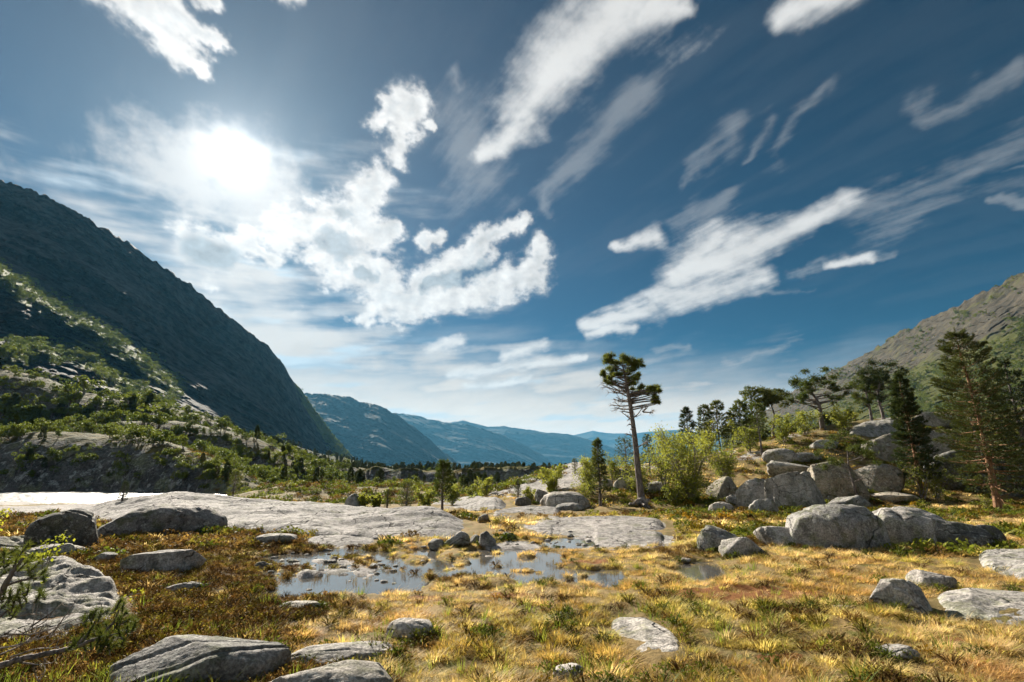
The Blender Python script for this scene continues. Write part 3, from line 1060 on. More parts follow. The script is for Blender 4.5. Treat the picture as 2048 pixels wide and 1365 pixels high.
def veg_right(A, E, s):
    low = 1 - sstep(E - R1L(A), -0.03, 0.05)
    return np.maximum(low, 0.40 + 0.15 * (1 - s))


mt_right, RV, RG, RE, RA = mountain(
    'mountain_right', [(1440, 860, 1900), (1500, 838, 1700), (1560, 801, 1500), (1610, 775, 1380), (1660, 745, 1250), (1720, 713, 1150), (1790, 672, 1040), (1850, 640, 960), (1910, 612, 880), (1960, 588, 820), (2048, 543, 740), (2300, 400, 600), (2900, 120, 480)],
    [(ray(1440, 900)[0], 1200, 0.01), (ray(1700, 850)[0], 420, 0.045), (ray(2048, 830)[0], 240, 0.06), (1.9, 160, 0.07)],
    'slope_right', nr=220, nc=360, veg=veg_right, seed=11.0, strat_dir=-0.9, relief=0.05, lean=0.85)

mountain('ridge_second', [(540, 815, 4200), (612, 786, 4000), (650, 788, 4000), (700, 795, 4000), (720, 806, 4000), (760, 812, 4000), (785, 826, 4000), (820, 850, 4000), (860, 880, 4000), (900, 915, 4000), (940, 948, 4000), (965, 965, 4000)],
         [(-1, 2200, -0.02), (0.2, 3400, -0.03)], 'far_slope', nr=110, nc=260, seed=21.0, relief=0.10, skyline=0.5)
mountain('ridge_third', [(700, 835, 7000), (790, 827, 7000), (815, 829, 7000), (860, 838, 7000), (900, 847, 7000), (935, 850, 7000), (965, 858, 7000), (1000, 868, 7000), (1040, 886, 7000), (1080, 908, 7000), (1110, 930, 7000), (1150, 962, 7000)],
         [(-1, 4200, -0.02), (0.3, 6000, -0.03)], 'far_slope', nr=100, nc=240, seed=31.0, relief=0.09, skyline=0.3)
mountain('ridge_fourth', [(800, 860, 9000), (905, 845, 9000), (925, 841, 9000), (950, 848, 9000), (975, 854, 9000), (1010, 853, 9000), (1040, 858, 9000), (1090, 864, 9000), (1140, 869, 9000), (1180, 880, 9000), (1230, 897, 9000), (1300, 915, 9000), (1420, 950, 9000)],
         [(-1, 6500, -0.02), (0.5, 7600, -0.02)], 'far_slope', nr=80, nc=240, seed=41.0, relief=0.08, skyline=0.2)
mountain('ridge_fifth', [(1050, 885, 13500), (1150, 870, 13500), (1185, 862, 13500), (1215, 867, 13500), (1260, 868, 13500), (1310, 863, 13500), (1350, 860, 13500), (1420, 868, 13500), (1520, 862, 13500), (1620, 872, 13500), (1760, 880, 13500)],
         [(-1, 10500, -0.015), (0.9, 10500, -0.015)], 'far_slope', nr=60, nc=240, seed=51.0, relief=0.06, skyline=0.1)

# ------------------------------------------------------------------ boulders and slabs
_ICO = {}


def ico(level):
    if level not in _ICO:
        bm = bmesh.new()
        bmesh.ops.create_icosphere(bm, subdivisions=level, radius=1.0)
        v = np.array([q.co[:] for q in bm.verts])
        t = np.array([[l.index for l in f.verts] for f in bm.faces], dtype=np.int32)
        bm.free()
        _ICO[level] = (v / np.linalg.norm(v, axis=1)[:, None], t)
    return _ICO[level]


def n3(p, f, seed, octv=4, gain=0.5, ridged=False):
    """cheap noise in space from three plane noises"""
    a = fbm2(p[:, 0] * f + seed, p[:, 1] * f + p[:, 2] * f * 0.7 + seed * 1.7, octv, gain, ridged=ridged)
    b = fbm2(p[:, 1] * f + seed * 2.3 + 40, p[:, 2] * f + p[:, 0] * f * 0.6, octv, gain, ridged=ridged)
    c = fbm2(p[:, 2] * f - seed + 80, p[:, 0] * f - p[:, 1] * f * 0.6 + seed, octv, gain, ridged=ridged)
    return (a + b + c) / 1.7


def rock_mesh(name, sx, sy, sz, seed, level=4, ang=0.5, flat=0.8, mat='granite', rough=1.0, stretch=None):
    v, t = ico(level)
    rs = np.random.RandomState(int(seed * 100) % 99991)
    p = v.copy()
    p[:, 2] = np.sign(p[:, 2]) * np.abs(p[:, 2]) ** flat
    hz = np.hypot(p[:, 0], p[:, 1])
    # squarer outline in plan
    k = rs.uniform(0.15, 0.45)
    cs = np.abs(p[:, :2]).max(1) + 1e-6
    p[:, :2] *= (1 - k + k * np.minimum(hz / cs, 1.35))[:, None]
    p += v * (0.12 * n3(v, 1.1, seed, 3))[:, None]
    for i in range(int(6 + 16 * ang)):
        n = rs.normal(size=3)
        n[2] *= 0.8
        n /= np.linalg.norm(n)
        d = rs.uniform(0.92 - 0.50 * ang, 0.98)
        over = np.maximum(p @ n - d, 0)
        p -= over[:, None] * n * rs.uniform(0.88, 1.0)
    # a few joints split the block
    for i in range(1 + int(3 * ang)):
        n = rs.normal(size=3)
        n[2] *= 0.5
        n /= np.linalg.norm(n)
        q = p @ n - rs.uniform(-0.4, 0.4) + 0.08 * n3(p, 1.3, seed + i, 3)
        p -= v * (0.10 * np.exp(-(q / 0.035) ** 2))[:, None]
    lo, hi = p.min(0), p.max(0)
    p = (p - (lo + hi) / 2) / ((hi - lo) / 2)
    sh = rs.uniform(-0.25, 0.25)
    p[:, 0] += sh * p[:, 2] * 0.5
    p *= np.array([sx, sy, sz])
    m = min(sx, sy, sz)
    L = (sx + sy + sz) / 3
    amp = 0.048 * rough * (m * 0.6 + L * 0.4)
    nv = v / np.array([sx, sy, sz])
    nv /= np.linalg.norm(nv, axis=1)[:, None]
    p += nv * (amp * n3(p, 1.6 / L, seed + 5, 4) + amp * 0.8 * n3(p, 5.0 / L, seed + 9, 5, 0.62, True))[:, None]
    return np_mesh(name, p, None, t, [MAT[mat]], True)


ROCKN = 0


def rock(bb, label, mat='granite', dep=0.8, ang=0.5, flat=0.75, rough=1.0, name='boulder', cat='boulder', group=None, sink=0.12, Y=None, level=None, y_scale=1.0):
    global ROCKN
    ROCKN += 1
    u0, v0, u1, v1 = bb
    uc = (u0 + u1) / 2
    g = ground_at(uc, v1) if Y is None else at(uc, v1, Y)
    Yf = g[1]
    wx = (ray(u1, v1)[0] - ray(u0, v1)[0]) / 2
    w = wx * Yf
    ry = w * dep
    Yc = Yf + ry * 0.85
    w = wx * Yc
    sl = ray(uc, v1)[0]
    cx = sl * Yc
    hg = Hs(cx, Yc)
    zt = at(uc, v0, Yc)[2]
    if Y is not None:
        hg = min(hg, at(uc, v1, Y)[2])
    hgt = max(zt - hg, 0.06)
    z0 = hg + sink * hgt
    sz = (zt - z0)
    lv = level or (5 if (u1 - u0) > 90 else 4 if (u1 - u0) > 26 else 3)
    me = rock_mesh(name, w * 1.03, ry, max(sz, 0.05), ROCKN * 3.37 + 0.7, lv, ang, flat, mat, rough)
    o = obj(name, me, None, (cx, Yc, z0), -math.atan(sl) * 0.8)
    tag(o, label, cat, group)
    ROCK_MASKS.append((cx, Yc, w * 0.95, ry * 0.95, sl, z0 + sz))
    return o


def slab(crest_px, front_px, label, rise=0.8, mat='granite_slab', nc=150, nr=44, pw=0.75, name='granite_outcrop', seed=1.0, rough=1.0, Yc=None, cat='rock outcrop'):
    cu = np.array(crest_px, dtype=float)
    fu = np.array(front_px, dtype=float)
    us = np.linspace(cu[0, 0], cu[-1, 0], nc)
    vc = np.interp(us, cu[:, 0], cu[:, 1])
    vf = np.maximum(np.interp(us, fu[:, 0], fu[:, 1]), vc + 0.6)
    sub = np.linspace(0, nc - 1, 15).astype(int)
    F = ground_many([(us[i], vf[i]) for i in sub])
    def calm(q):
        q = q.copy()
        q[1:-1] = np.median(np.stack([q[:-2], q[1:-1], q[2:]]), 0)
        q[0], q[-1] = q[1], q[-2]
        for _ in range(2):
            q[1:-1] = (q[:-2] + 2 * q[1:-1] + q[2:]) / 4
        return q
    Yf = np.interp(np.arange(nc), sub, calm(F[:, 1]))
    if Yc is None:
        C = ground_many([(us[i], vc[i]) for i in sub])
        Yg = np.minimum(np.interp(np.arange(nc), sub, calm(C[:, 1])), Yf * 2.6)
        Yk = Yf + rise * (Yg - Yf)
    else:
        Yk = np.maximum(np.interp(us, [p[0] for p in Yc], [p[1] for p in Yc]), Yf + 0.2)
    rows = []
    X0 = np.array([ray(u, v)[0] for u, v in zip(us, vc)])
    Zk = np.array([at(u, v, y)[2] for u, v, y in zip(us, vc, Yk)])
    zf = H(X0 * Yf, Yf)
    end = np.minimum(np.minimum(np.arange(nc), np.arange(nc)[::-1]) / (nc * 0.14), 1.0)
    span = Yk - Yf
    ts = np.concatenate([np.linspace(-0.06, 1, nr), 1 + np.linspace(0, 1, 12)[1:] * 0.7])
    for t in ts:
        y = Yf + span * t
        x = X0 * y
        if t <= 0:
            z = zf - 0.25 * np.minimum(span, 1.5) - 0.05
        elif t <= 1:
            f = (1 - (1 - t) ** 2) ** pw
            z = zf - 0.05 + (Zk - zf + 0.05) * f
        else:
            q = (t - 1) / 0.7
            z = Zk - (Zk - zf + 0.35 + 0.1 * span) * q * q
        rows.append(np.stack([x, y, z], -1))
    v = np.array(rows)
    L = max(float(span.mean()), 0.8)
    P = v.reshape(-1, 3)
    k = np.clip(L * 0.022, 0.02, 0.16) * rough
    # scoured, slightly stepped surface
    dz = k * (0.9 * fbm2(P[:, 0] / (L * 0.55) + seed, P[:, 1] / (L * 0.35) + seed, 5, 0.5)
              + 0.9 * fbm2((P[:, 0] + 0.5 * P[:, 1]) / (L * 0.9) + seed * 3, (P[:, 1] - 0.4 * P[:, 0]) / (L * 0.16) + seed, 5, 0.5, ridged=True))
    env = np.repeat(np.clip((ts + 0.06) / 0.10, 0, 1) * (1 - sstep(ts, 0.9, 1.2)), nc)
    tp = np.tile(sstep(end, 0.0, 1.0), len(ts))
    P[:, 2] += dz * env * tp
    gz = H(P[:, 0].astype(np.float64), P[:, 1].astype(np.float64))
    low = P[:, 2] < gz
    P[:, 2] = np.where(low, P[:, 2], gz + (P[:, 2] - gz) * tp) - 0.12 * (1 - tp)
    P[:, 1] += 0.03 * L * fbm2(P[:, 0] / (L * 0.4) + 9, seed + 0 * P[:, 0], 4) * (1 - np.repeat(np.clip(ts, 0, 1), nc))
    org = P.mean(0)
    org[2] = P[:, 2].min()
    me = np_mesh(name, P - org, grid_quads(len(ts), nc), None, [MAT[mat]], True)
    o = obj(name, me, None, org)
    tag(o, label, cat)
    SLAB_MASKS.append((X0, Yf, Yk + 0.10 * span, Zk))
    return o


SLAB_MASKS = []

slab([(110, 1024), (200, 1008), (280, 997), (350, 990), (430, 996), (500, 1003), (560, 1005), (640, 1010), (700, 1015), (780, 1019), (850, 1021), (900, 1030), (940, 1042), (988, 1063)],
     [(110, 1030), (220, 1042), (330, 1058), (420, 1052), (500, 1062), (560, 1078), (640, 1084), (720, 1074), (800, 1080), (880, 1084), (940, 1076), (988, 1067)],
     'long pale granite whaleback slab stretching between the river and the pool', Yc=[(110, 30), (350, 28), (700, 26), (988, 20)], nc=300, nr=70, seed=2.0, rough=1.6)
slab([(-140, 1014), (0, 1008), (100, 1005), (180, 1006), (260, 1010)], [(-140, 1040), (0, 1038), (100, 1030), (200, 1024), (260, 1016)],
     'flat pale rock plate beside the river at the far left', rise=0.8, seed=5.0, rough=0.6)
slab([(1040, 1056), (1100, 1042), (1160, 1036), (1250, 1034), (1320, 1040), (1350, 1050)], [(1040, 1064), (1090, 1078), (1160, 1090), (1250, 1098), (1320, 1094), (1350, 1088)],
     'flat pinkish granite pavement sloping into the pool in front of the tall pine', rise=0.92, seed=7.0, rough=0.7)
slab([(955, 990), (1000, 970), (1040, 956), (1100, 939), (1150, 927), (1190, 926)], [(955, 994), (1020, 990), (1080, 985), (1150, 980), (1190, 968)],
     'smooth pale granite dome below the yellow birch bush', rise=0.9, seed=9.0)
slab([(846, 1014), (890, 1001), (940, 994), (990, 996), (1024, 1010)], [(846, 1018), (900, 1023), (960, 1025), (1024, 1016)],
     'low rounded pale slab behind the slender mid-field pine', rise=0.75, seed=11.0)
slab([(972, 1030), (1010, 1019), (1060, 1013), (1110, 1015), (1134, 1024)], [(972, 1036), (1020, 1037), (1080, 1035), (1134, 1030)],
     'low bare slab fringed with brown heather in front of the round boulder', rise=0.75, seed=13.0)
slab([(-160, 1150), (0, 1138), (60, 1134), (130, 1133), (180, 1148), (225, 1170), (275, 1212)], [(-160, 1340), (0, 1310), (60, 1300), (130, 1290), (180, 1275), (225, 1255), (275, 1232)],
     'rough furrowed grey outcrop behind the pine twigs at the near left', rise=0.66, seed=15.0, rough=3.4, mat='granite', nc=220, nr=90)
slab([(1835, 1205), (1880, 1188), (1940, 1178), (2048, 1188), (2260, 1200)], [(1835, 1220), (1880, 1240), (1940, 1258), (2048, 1255), (2260, 1270)],
     'flat cracked grey slab with lichen at the right edge of the bog', rise=0.80, seed=17.0, mat='granite', rough=1.2)
slab([(1930, 1116), (1960, 1104), (2048, 1101), (2260, 1110)], [(1930, 1128), (1990, 1150), (2048, 1176), (2260, 1200)],
     'tilted grey slab rising above the lichen-covered flat slab at the right edge', rise=0.78, seed=19.0, mat='granite', rough=1.1)
slab([(1205, 1252), (1240, 1237), (1290, 1239), (1340, 1264), (1378, 1302)], [(1205, 1264), (1240, 1292), (1290, 1326), (1340, 1336), (1378, 1322)],
     'flat lichen-spotted rock sunk in the straw grass at the centre front', rise=0.86, seed=21.0, mat='granite', rough=0.9)
slab([(598, 1082), (640, 1072), (700, 1070), (765, 1080)], [(598, 1090), (660, 1098), (720, 1096), (765, 1090)],
     'small pale ledge at the foot of the long slab beside the pool', rise=0.75, seed=23.0)
slab([(1690, 862), (1730, 845), (1780, 838), (1815, 846)], [(1690, 868), (1740, 874), (1790, 866), (1815, 856)],
     'bare grey slab on the crest of the knoll under the flat-crowned pines', rise=0.8, seed=25.0, mat='granite')

BOULDERS = [
    ((222, 1010, 432, 1068), 'big rounded dark-faced granite hump at the left end of the long slab', dict(mat='granite_slab', dep=0.6, ang=0.3, flat=1.0, rough=1.8)),
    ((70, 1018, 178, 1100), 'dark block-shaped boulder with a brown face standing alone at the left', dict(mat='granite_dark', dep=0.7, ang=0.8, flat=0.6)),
    ((62, 1088, 165, 1118), 'low grey rock at the foot of the dark block-shaped boulder', dict(dep=0.6, ang=0.5)),
    ((-60, 1074, 70, 1108), 'flat grey rock with a straight edge left of the dark boulder', dict(dep=0.8, ang=0.7, flat=0.5)),
    ((260, 1100, 398, 1148), 'angular flat-topped grey boulder in the brown heather', dict(dep=0.7, ang=0.85, flat=0.55, mat='granite')),
    ((185, 1106, 228, 1126), 'small grey stone in the heather left of the flat-topped boulder', dict(dep=0.7)),
    ((240, 1278, 558, 1385), 'large smooth mossy-faced boulder at the near left front edge', dict(dep=0.55, ang=0.45, flat=0.6, mat='granite')),
    ((548, 1294, 785, 1345), 'flat grey rock touching the large mossy-faced boulder', dict(dep=0.5, ang=0.4, flat=0.6)),
    ((530, 1330, 775, 1420), 'smooth pale rock cut by the bottom edge of the view', dict(dep=0.6, ang=0.4, flat=0.6, mat='granite_pale')),
    ((773, 1239, 870, 1276), 'small rounded pale stone in the grass in front of the pool', dict(dep=0.6, ang=0.2, mat='granite_pale')),
    ((1103, 1330, 1168, 1364), 'little white-grey stone at the bottom centre among straw tufts', dict(dep=0.7, ang=0.5, mat='granite_pale')),
    ((1742, 1158, 1858, 1218), 'wedge-shaped pale grey boulder beside the lichen slab', dict(dep=0.6, ang=0.8, flat=0.7, mat='granite_pale')),
    ((1825, 1143, 1905, 1178), 'low grey stone between the wedge boulder and the tilted slab', dict(dep=0.7, ang=0.6)),
    ((1398, 1052, 1482, 1104), 'craggy flat-topped boulder standing behind its smaller twin', dict(dep=0.7, ang=0.7, flat=0.5, rough=1.4)),
    ((1442, 1074, 1528, 1112), 'smaller craggy boulder in front of the flat-topped one', dict(dep=0.6, ang=0.6, flat=0.6, rough=1.4)),
    ((1588, 1008, 1764, 1098), 'largest rounded grey boulder of the low row on the right', dict(dep=0.7, ang=0.35, flat=0.65, mat='granite', rough=1.2)),
    ((1520, 1055, 1620, 1092), 'low sloping ledge at the left end of the boulder row', dict(dep=0.6, ang=0.5, flat=0.6)),
    ((1748, 1016, 1896, 1092), 'broad whale-shaped boulder touching the largest one in the row', dict(dep=0.7, ang=0.4, flat=0.7, mat='granite')),
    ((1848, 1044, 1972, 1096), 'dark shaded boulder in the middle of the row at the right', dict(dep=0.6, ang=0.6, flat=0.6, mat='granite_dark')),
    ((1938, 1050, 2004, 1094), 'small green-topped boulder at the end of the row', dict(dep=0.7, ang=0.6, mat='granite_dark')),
    ((1478, 958, 1560, 1016), 'tall slanting pale boulder at the left of the rock pile', dict(dep=0.7, ang=0.9, flat=0.55, mat='granite_pale')),
    ((1542, 944, 1650, 1020), 'biggest cracked pale boulder in the middle of the rock pile', dict(dep=0.7, ang=0.85, flat=0.5, mat='granite_pale')),
    ((1540, 922, 1622, 962), 'slanting grey boulder resting above the cracked pale one', dict(dep=0.8, ang=0.8, flat=0.6)),
    ((1616, 922, 1728, 1002), 'big rounded grey-brown boulder right of the cracked pale one', dict(dep=0.7, ang=0.5, flat=0.65, mat='granite_brown')),
    ((1708, 928, 1798, 984), 'rounded boulder behind the small umbrella pine', dict(dep=0.7, ang=0.55, mat='granite_brown')),
    ((1416, 954, 1486, 1002), 'brownish shaded boulder beside the big birch bush', dict(dep=0.7, ang=0.6, mat='granite_brown')),
    ((1420, 1004, 1466, 1027), 'small flat pale stone in the grass below the birch bush', dict(dep=0.6, ang=0.6, mat='granite_pale')),
    ((1500, 998, 1556, 1027), 'angular small boulder at the foot of the tall slanting one', dict(dep=0.6, ang=0.8)),
    ((1455, 990, 1492, 1012), 'little dark stone left of the tall slanting boulder', dict(dep=0.6, ang=0.6)),
    ((1660, 990, 1740, 1022), 'low broken rock at the base of the small umbrella pine', dict(dep=0.6, ang=0.7)),
    ((1530, 898, 1592, 928), 'grey rock half sunk in the brown slope above the rock pile', dict(dep=0.7, ang=0.5)),
    ((1590, 905, 1640, 926), 'flat grey rock in the slope beside the half sunk one', dict(dep=0.7, ang=0.5)),
    ((1736, 868, 1838, 926), 'large smooth grey boulder high on the slope behind the umbrella pine', dict(dep=0.6, ang=0.4, mat='granite_brown')),
    ((1836, 862, 1906, 922), 'large grey boulder behind the leaning spruce', dict(dep=0.6, ang=0.45, mat='granite_brown')),
    ((1836, 824, 1914, 856), 'flat-topped rock on the skyline of the knoll behind the spruce', dict(dep=0.7, ang=0.6)),
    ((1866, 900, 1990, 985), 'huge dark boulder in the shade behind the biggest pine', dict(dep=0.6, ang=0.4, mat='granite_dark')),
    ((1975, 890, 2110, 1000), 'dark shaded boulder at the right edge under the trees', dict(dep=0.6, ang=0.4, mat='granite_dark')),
    ((1620, 880, 1672, 900), 'small flat rock below the gnarled pine', dict(dep=0.8, ang=0.5)),
    ((1740, 985, 1830, 1008), 'straw-topped flat rock at the foot of the spruce', dict(dep=0.7, ang=0.4, mat='granite_brown')),
    ((1084, 984, 1178, 1018), 'smooth turtle-shaped pale boulder left of the tall pine', dict(dep=0.7, ang=0.2, mat='granite_pale')),
    ((1112, 1006, 1166, 1020), 'low ledge stone in front of the turtle-shaped boulder', dict(dep=0.5, ang=0.5)),
    ((1070, 979, 1102, 1008), 'upright dark stone beside the turtle-shaped boulder', dict(dep=0.8, ang=0.7, flat=0.55, mat='granite_dark')),
    ((1030, 994, 1062, 1012), 'small dark stone below the pale granite dome', dict(dep=0.8, ang=0.6, mat='granite_dark')),
    ((1228, 956, 1262, 982), 'round egg-shaped grey boulder just left of the tall pine trunk', dict(dep=0.8, ang=0.1)),
    ((1256, 952, 1284, 978), 'round stone hidden half behind the tall pine trunk', dict(dep=0.8, ang=0.3, mat='granite_brown')),
    ((1228, 938, 1280, 962), 'slanting grey slab stone above the egg-shaped boulder', dict(dep=0.8, ang=0.6)),
    ((1290, 963, 1336, 986), 'low rounded stone right of the tall pine trunk', dict(dep=0.7, ang=0.3)),
    ((1200, 958, 1226, 974), 'little grey stone below the slender conifer', dict(dep=0.8, ang=0.5)),
    ((688, 988, 722, 1022), 'pointed stone standing on the skyline of the long slab', dict(dep=0.8, ang=0.8, flat=0.9)),
    ((956, 1028, 978, 1046), 'small pointed stone in the gap at the right end of the long slab', dict(dep=0.8, ang=0.8, mat='granite_dark')),
    ((888, 1062, 938, 1094), 'grey boulder leaning towards the pool, larger of the two by the water', dict(dep=0.7, ang=0.7)),
    ((958, 1063, 992, 1094), 'upright boulder at the far edge of the pool', dict(dep=0.7, ang=0.7, flat=0.6)),
    ((938, 1070, 962, 1088), 'small stone wedged between two boulders at the pool', dict(dep=0.7, ang=0.6)),
    ((856, 1078, 890, 1108), 'tilted pale stone among hummocks at the pool', dict(dep=0.6, ang=0.8, mat='granite_pale')),
    ((642, 1098, 668, 1114), 'dark stone at the upper left shore of the pool', dict(dep=0.8, ang=0.6, mat='granite_dark')),
    ((505, 1124, 535, 1140), 'dark stone at the left end of the pool', dict(dep=0.8, ang=0.6, mat='granite_dark')),
    ((1128, 1082, 1148, 1096), 'dark stone standing in the small upper pool', dict(dep=0.8, ang=0.6, mat='granite_dark')),
    ((965, 1112, 995, 1130), 'pale stone on a grass hummock in the middle of the pool', dict(dep=0.8, ang=0.7, mat='granite_pale')),
    ((1002, 1064, 1032, 1078), 'flat broken stone behind the upright pool boulder', dict(dep=0.7, ang=0.8)),
    ((1356, 1122, 1382, 1134), 'small dark stone beside the right-hand puddle', dict(dep=0.8, ang=0.6)),
    ((1668, 1210, 1710, 1222), 'small flat white stone in the brown soil on the right', dict(dep=0.7, ang=0.6, mat='granite_pale')),
    ((1750, 1292, 1832, 1318), 'flat white stone among green tufts at the lower right', dict(dep=0.6, ang=0.6, mat='granite_pale')),
    ((560, 1204, 640, 1222), 'flat pale stone sunk in the grass left of the pool outlet', dict(dep=0.5, ang=0.4, flat=0.6, mat='granite_pale')),
    ((330, 1166, 400, 1186), 'flat pale stone level with the heather at the left', dict(dep=0.5, ang=0.4, mat='granite_pale')),
    ((505, 1068, 590, 1092), 'cracked low rock below the middle of the long slab', dict(dep=0.6, ang=0.7, mat='granite_pale')),
]
for bb, lab, kw in BOULDERS:
    rock(bb, lab, **kw)

# loose stones round the pool: one group, alike
rs = np.random.RandomState(5)
STONES = []
for i in range(120):
    if i < 42:
        u, v = rs.normal(690, 85), rs.normal(1133, 18)
    elif i < 84:
        u, v = rs.uniform(1000, 1300), rs.uniform(1066, 1096)
    elif i < 106:
        u, v = rs.uniform(800, 1010), rs.uniform(1078, 1104)
    else:
        u, v = rs.uniform(520, 640), rs.uniform(1105, 1135)
    s = rs.uniform(2.0, 7.0) * (1.5 if rs.rand() < 0.12 else 1)
    p = plane_pt(u, v, 0.05)
    me = rock_mesh('stone', s / 1024 * p[1] * 1.1, s / 1024 * p[1] * 0.9, s / 1024 * p[1] * rs.uniform(0.3, 0.65), 200 + i * 1.3, 2, 0.7, 0.8, ['granite', 'granite_pale', 'granite_dark', 'granite_brown'][i % 4])
    o = obj('stone', me, None, (p[0], p[1], 0), rs.uniform(0, 6))
    STONES.append(o)
    tag(o, 'small loose stone lying in or beside the shallow pool', 'stone', 'loose stones around the pool')
for o, z in zip(STONES, H(np.array([o.location.x for o in STONES]), np.array([o.location.y for o in STONES]))):
    o.location.z = max(float(z), 0.03) + 0.005

# ------------------------------------------------------------------ trees
def bez(p0, p1, p2, n):
    t = np.linspace(0, 1, n)[:, None]
    return (1 - t) ** 2 * np.asarray(p0) + 2 * t * (1 - t) * np.asarray(p1) + t * t * np.asarray(p2)


TREE_LOG = []


def put_tree(name, loc, rotz, trunk_me, crown_me, label, cat='tree', group=None, scale=1.0, extra=()):
    e = bpy.data.objects.new(name, None)
    COL.objects.link(e)
    e.location = loc
    e.rotation_euler = (0, 0, rotz)
    e.scale = (scale, scale, scale)
    e.empty_display_size = 0.2
    TREE_LOG.append((label, round(float(loc[1]), 1), len(crown_me.polygons)))
    tag(e, label, cat, group)
    if trunk_me is not None:
        obj('trunk', trunk_me, e)
    if crown_me is not None:
        obj('crown', crown_me, e)
    for n, m in extra:
        obj(n, m, e)
    return e


def twig_fan(mb, p0, d, L, r, rs, depth, sides=4, ends=None, curl=0.35, kids=3):
    """a branch that forks; collects its tips"""
    d = d / (np.linalg.norm(d) + 1e-9)
    mid = p0 + d * L * 0.5 + rs.normal(size=3) * L * curl * 0.25
    p1 = p0 + d * L + rs.normal(size=3) * L * curl * 0.3 + np.array([0, 0, L * 0.10])
    pts = bez(p0, mid, p1, 5)
    mb.tube(pts, np.linspace(r, r * 0.45, 5), sides)
    if ends is not None:
        ends.append((p1, d))
    if depth > 0:
        for k in range(kids):
            t = rs.uniform(0.35, 1.0)
            q = pts[min(int(t * 4), 4)]
            nd = d + rs.normal(size=3) * 0.75
            twig_fan(mb, q, nd, L * rs.uniform(0.42, 0.68), r * 0.5, rs, depth - 1, 3, ends, curl, kids)


def pad_points(rs, c, r, n, shell=0.55):
    d = rs.normal(size=(n, 3))
    d /= np.linalg.norm(d, axis=1)[:, None]
    rad = rs.uniform(shell, 1.0, n) ** 0.6
    p = d * rad[:, None]
    p[:, 2] = np.where(p[:, 2] < 0, p[:, 2] * 0.55, p[:, 2])
    return np.asarray(c) + p * np.asarray(r), d


def pine_pads(rs, mb, wood, pads, trunk_pts, trunk_r, dens=240, L=0.15, w=0.030, per=9, bend=0.2, lobes=5):
    """foliage pads of an old pine: every pad is a cluster of lobes on its own limb"""
    tz = trunk_pts[:, 2]
    for (c, r) in pads:
        c = np.asarray(c, float)
        r = np.asarray(r, float)
        zs = c[2] - r[2] - 0.35 * np.hypot(c[0], c[1]) * rs.uniform(0.2, 0.9)
        zs = np.clip(zs, tz[0], tz[-1])
        st = np.array([np.interp(zs, tz, trunk_pts[:, i]) for i in range(3)])
        rr = np.interp(zs, tz, trunk_r) * 0.42
        mid = (st + c) / 2 + np.array([0, 0, -bend * r[2]]) + rs.normal(size=3) * 0.12
        pts = bez(st, mid, c - np.array([0, 0, r[2] * 0.4]), 7)
        wood.tube(pts, np.linspace(rr, rr * 0.3, 7), 5)
        nl = max(int(lobes * (r[0] * r[1] * r[2]) ** (1 / 3) / 0.5), 3)
        nf = int(dens * r[0] * r[1] * 5) + 12
        p, nd = pad_points(rs, c, r * 1.15, nf, 0.15)
        mb.needles(p, nd * 0.5 + np.array([0, 0, 0.6]), L * 1.15, w * 0.9, per, rs, 0.8)
        for k in range(nl):
            d = rs.normal(size=3)
            d /= np.linalg.norm(d)
            lc = c + d * r * rs.uniform(0.35, 0.85)
            lr = r * rs.uniform(0.28, 0.5) * np.array([1, 1, 0.8])
            wood.tube(bez(pts[rs.randint(3, 7)], (c + lc) / 2, lc, 4), np.linspace(rr * 0.35, rr * 0.12, 4), 3)
            n = int(dens * lr[0] * lr[1] * 6 / 1.0) + 9
            p, nd = pad_points(rs, lc, lr, n)
            ax = nd * 0.6 + np.array([0, 0, 0.5])
            mb.needles(p, ax, L, w, per, rs, 0.8)


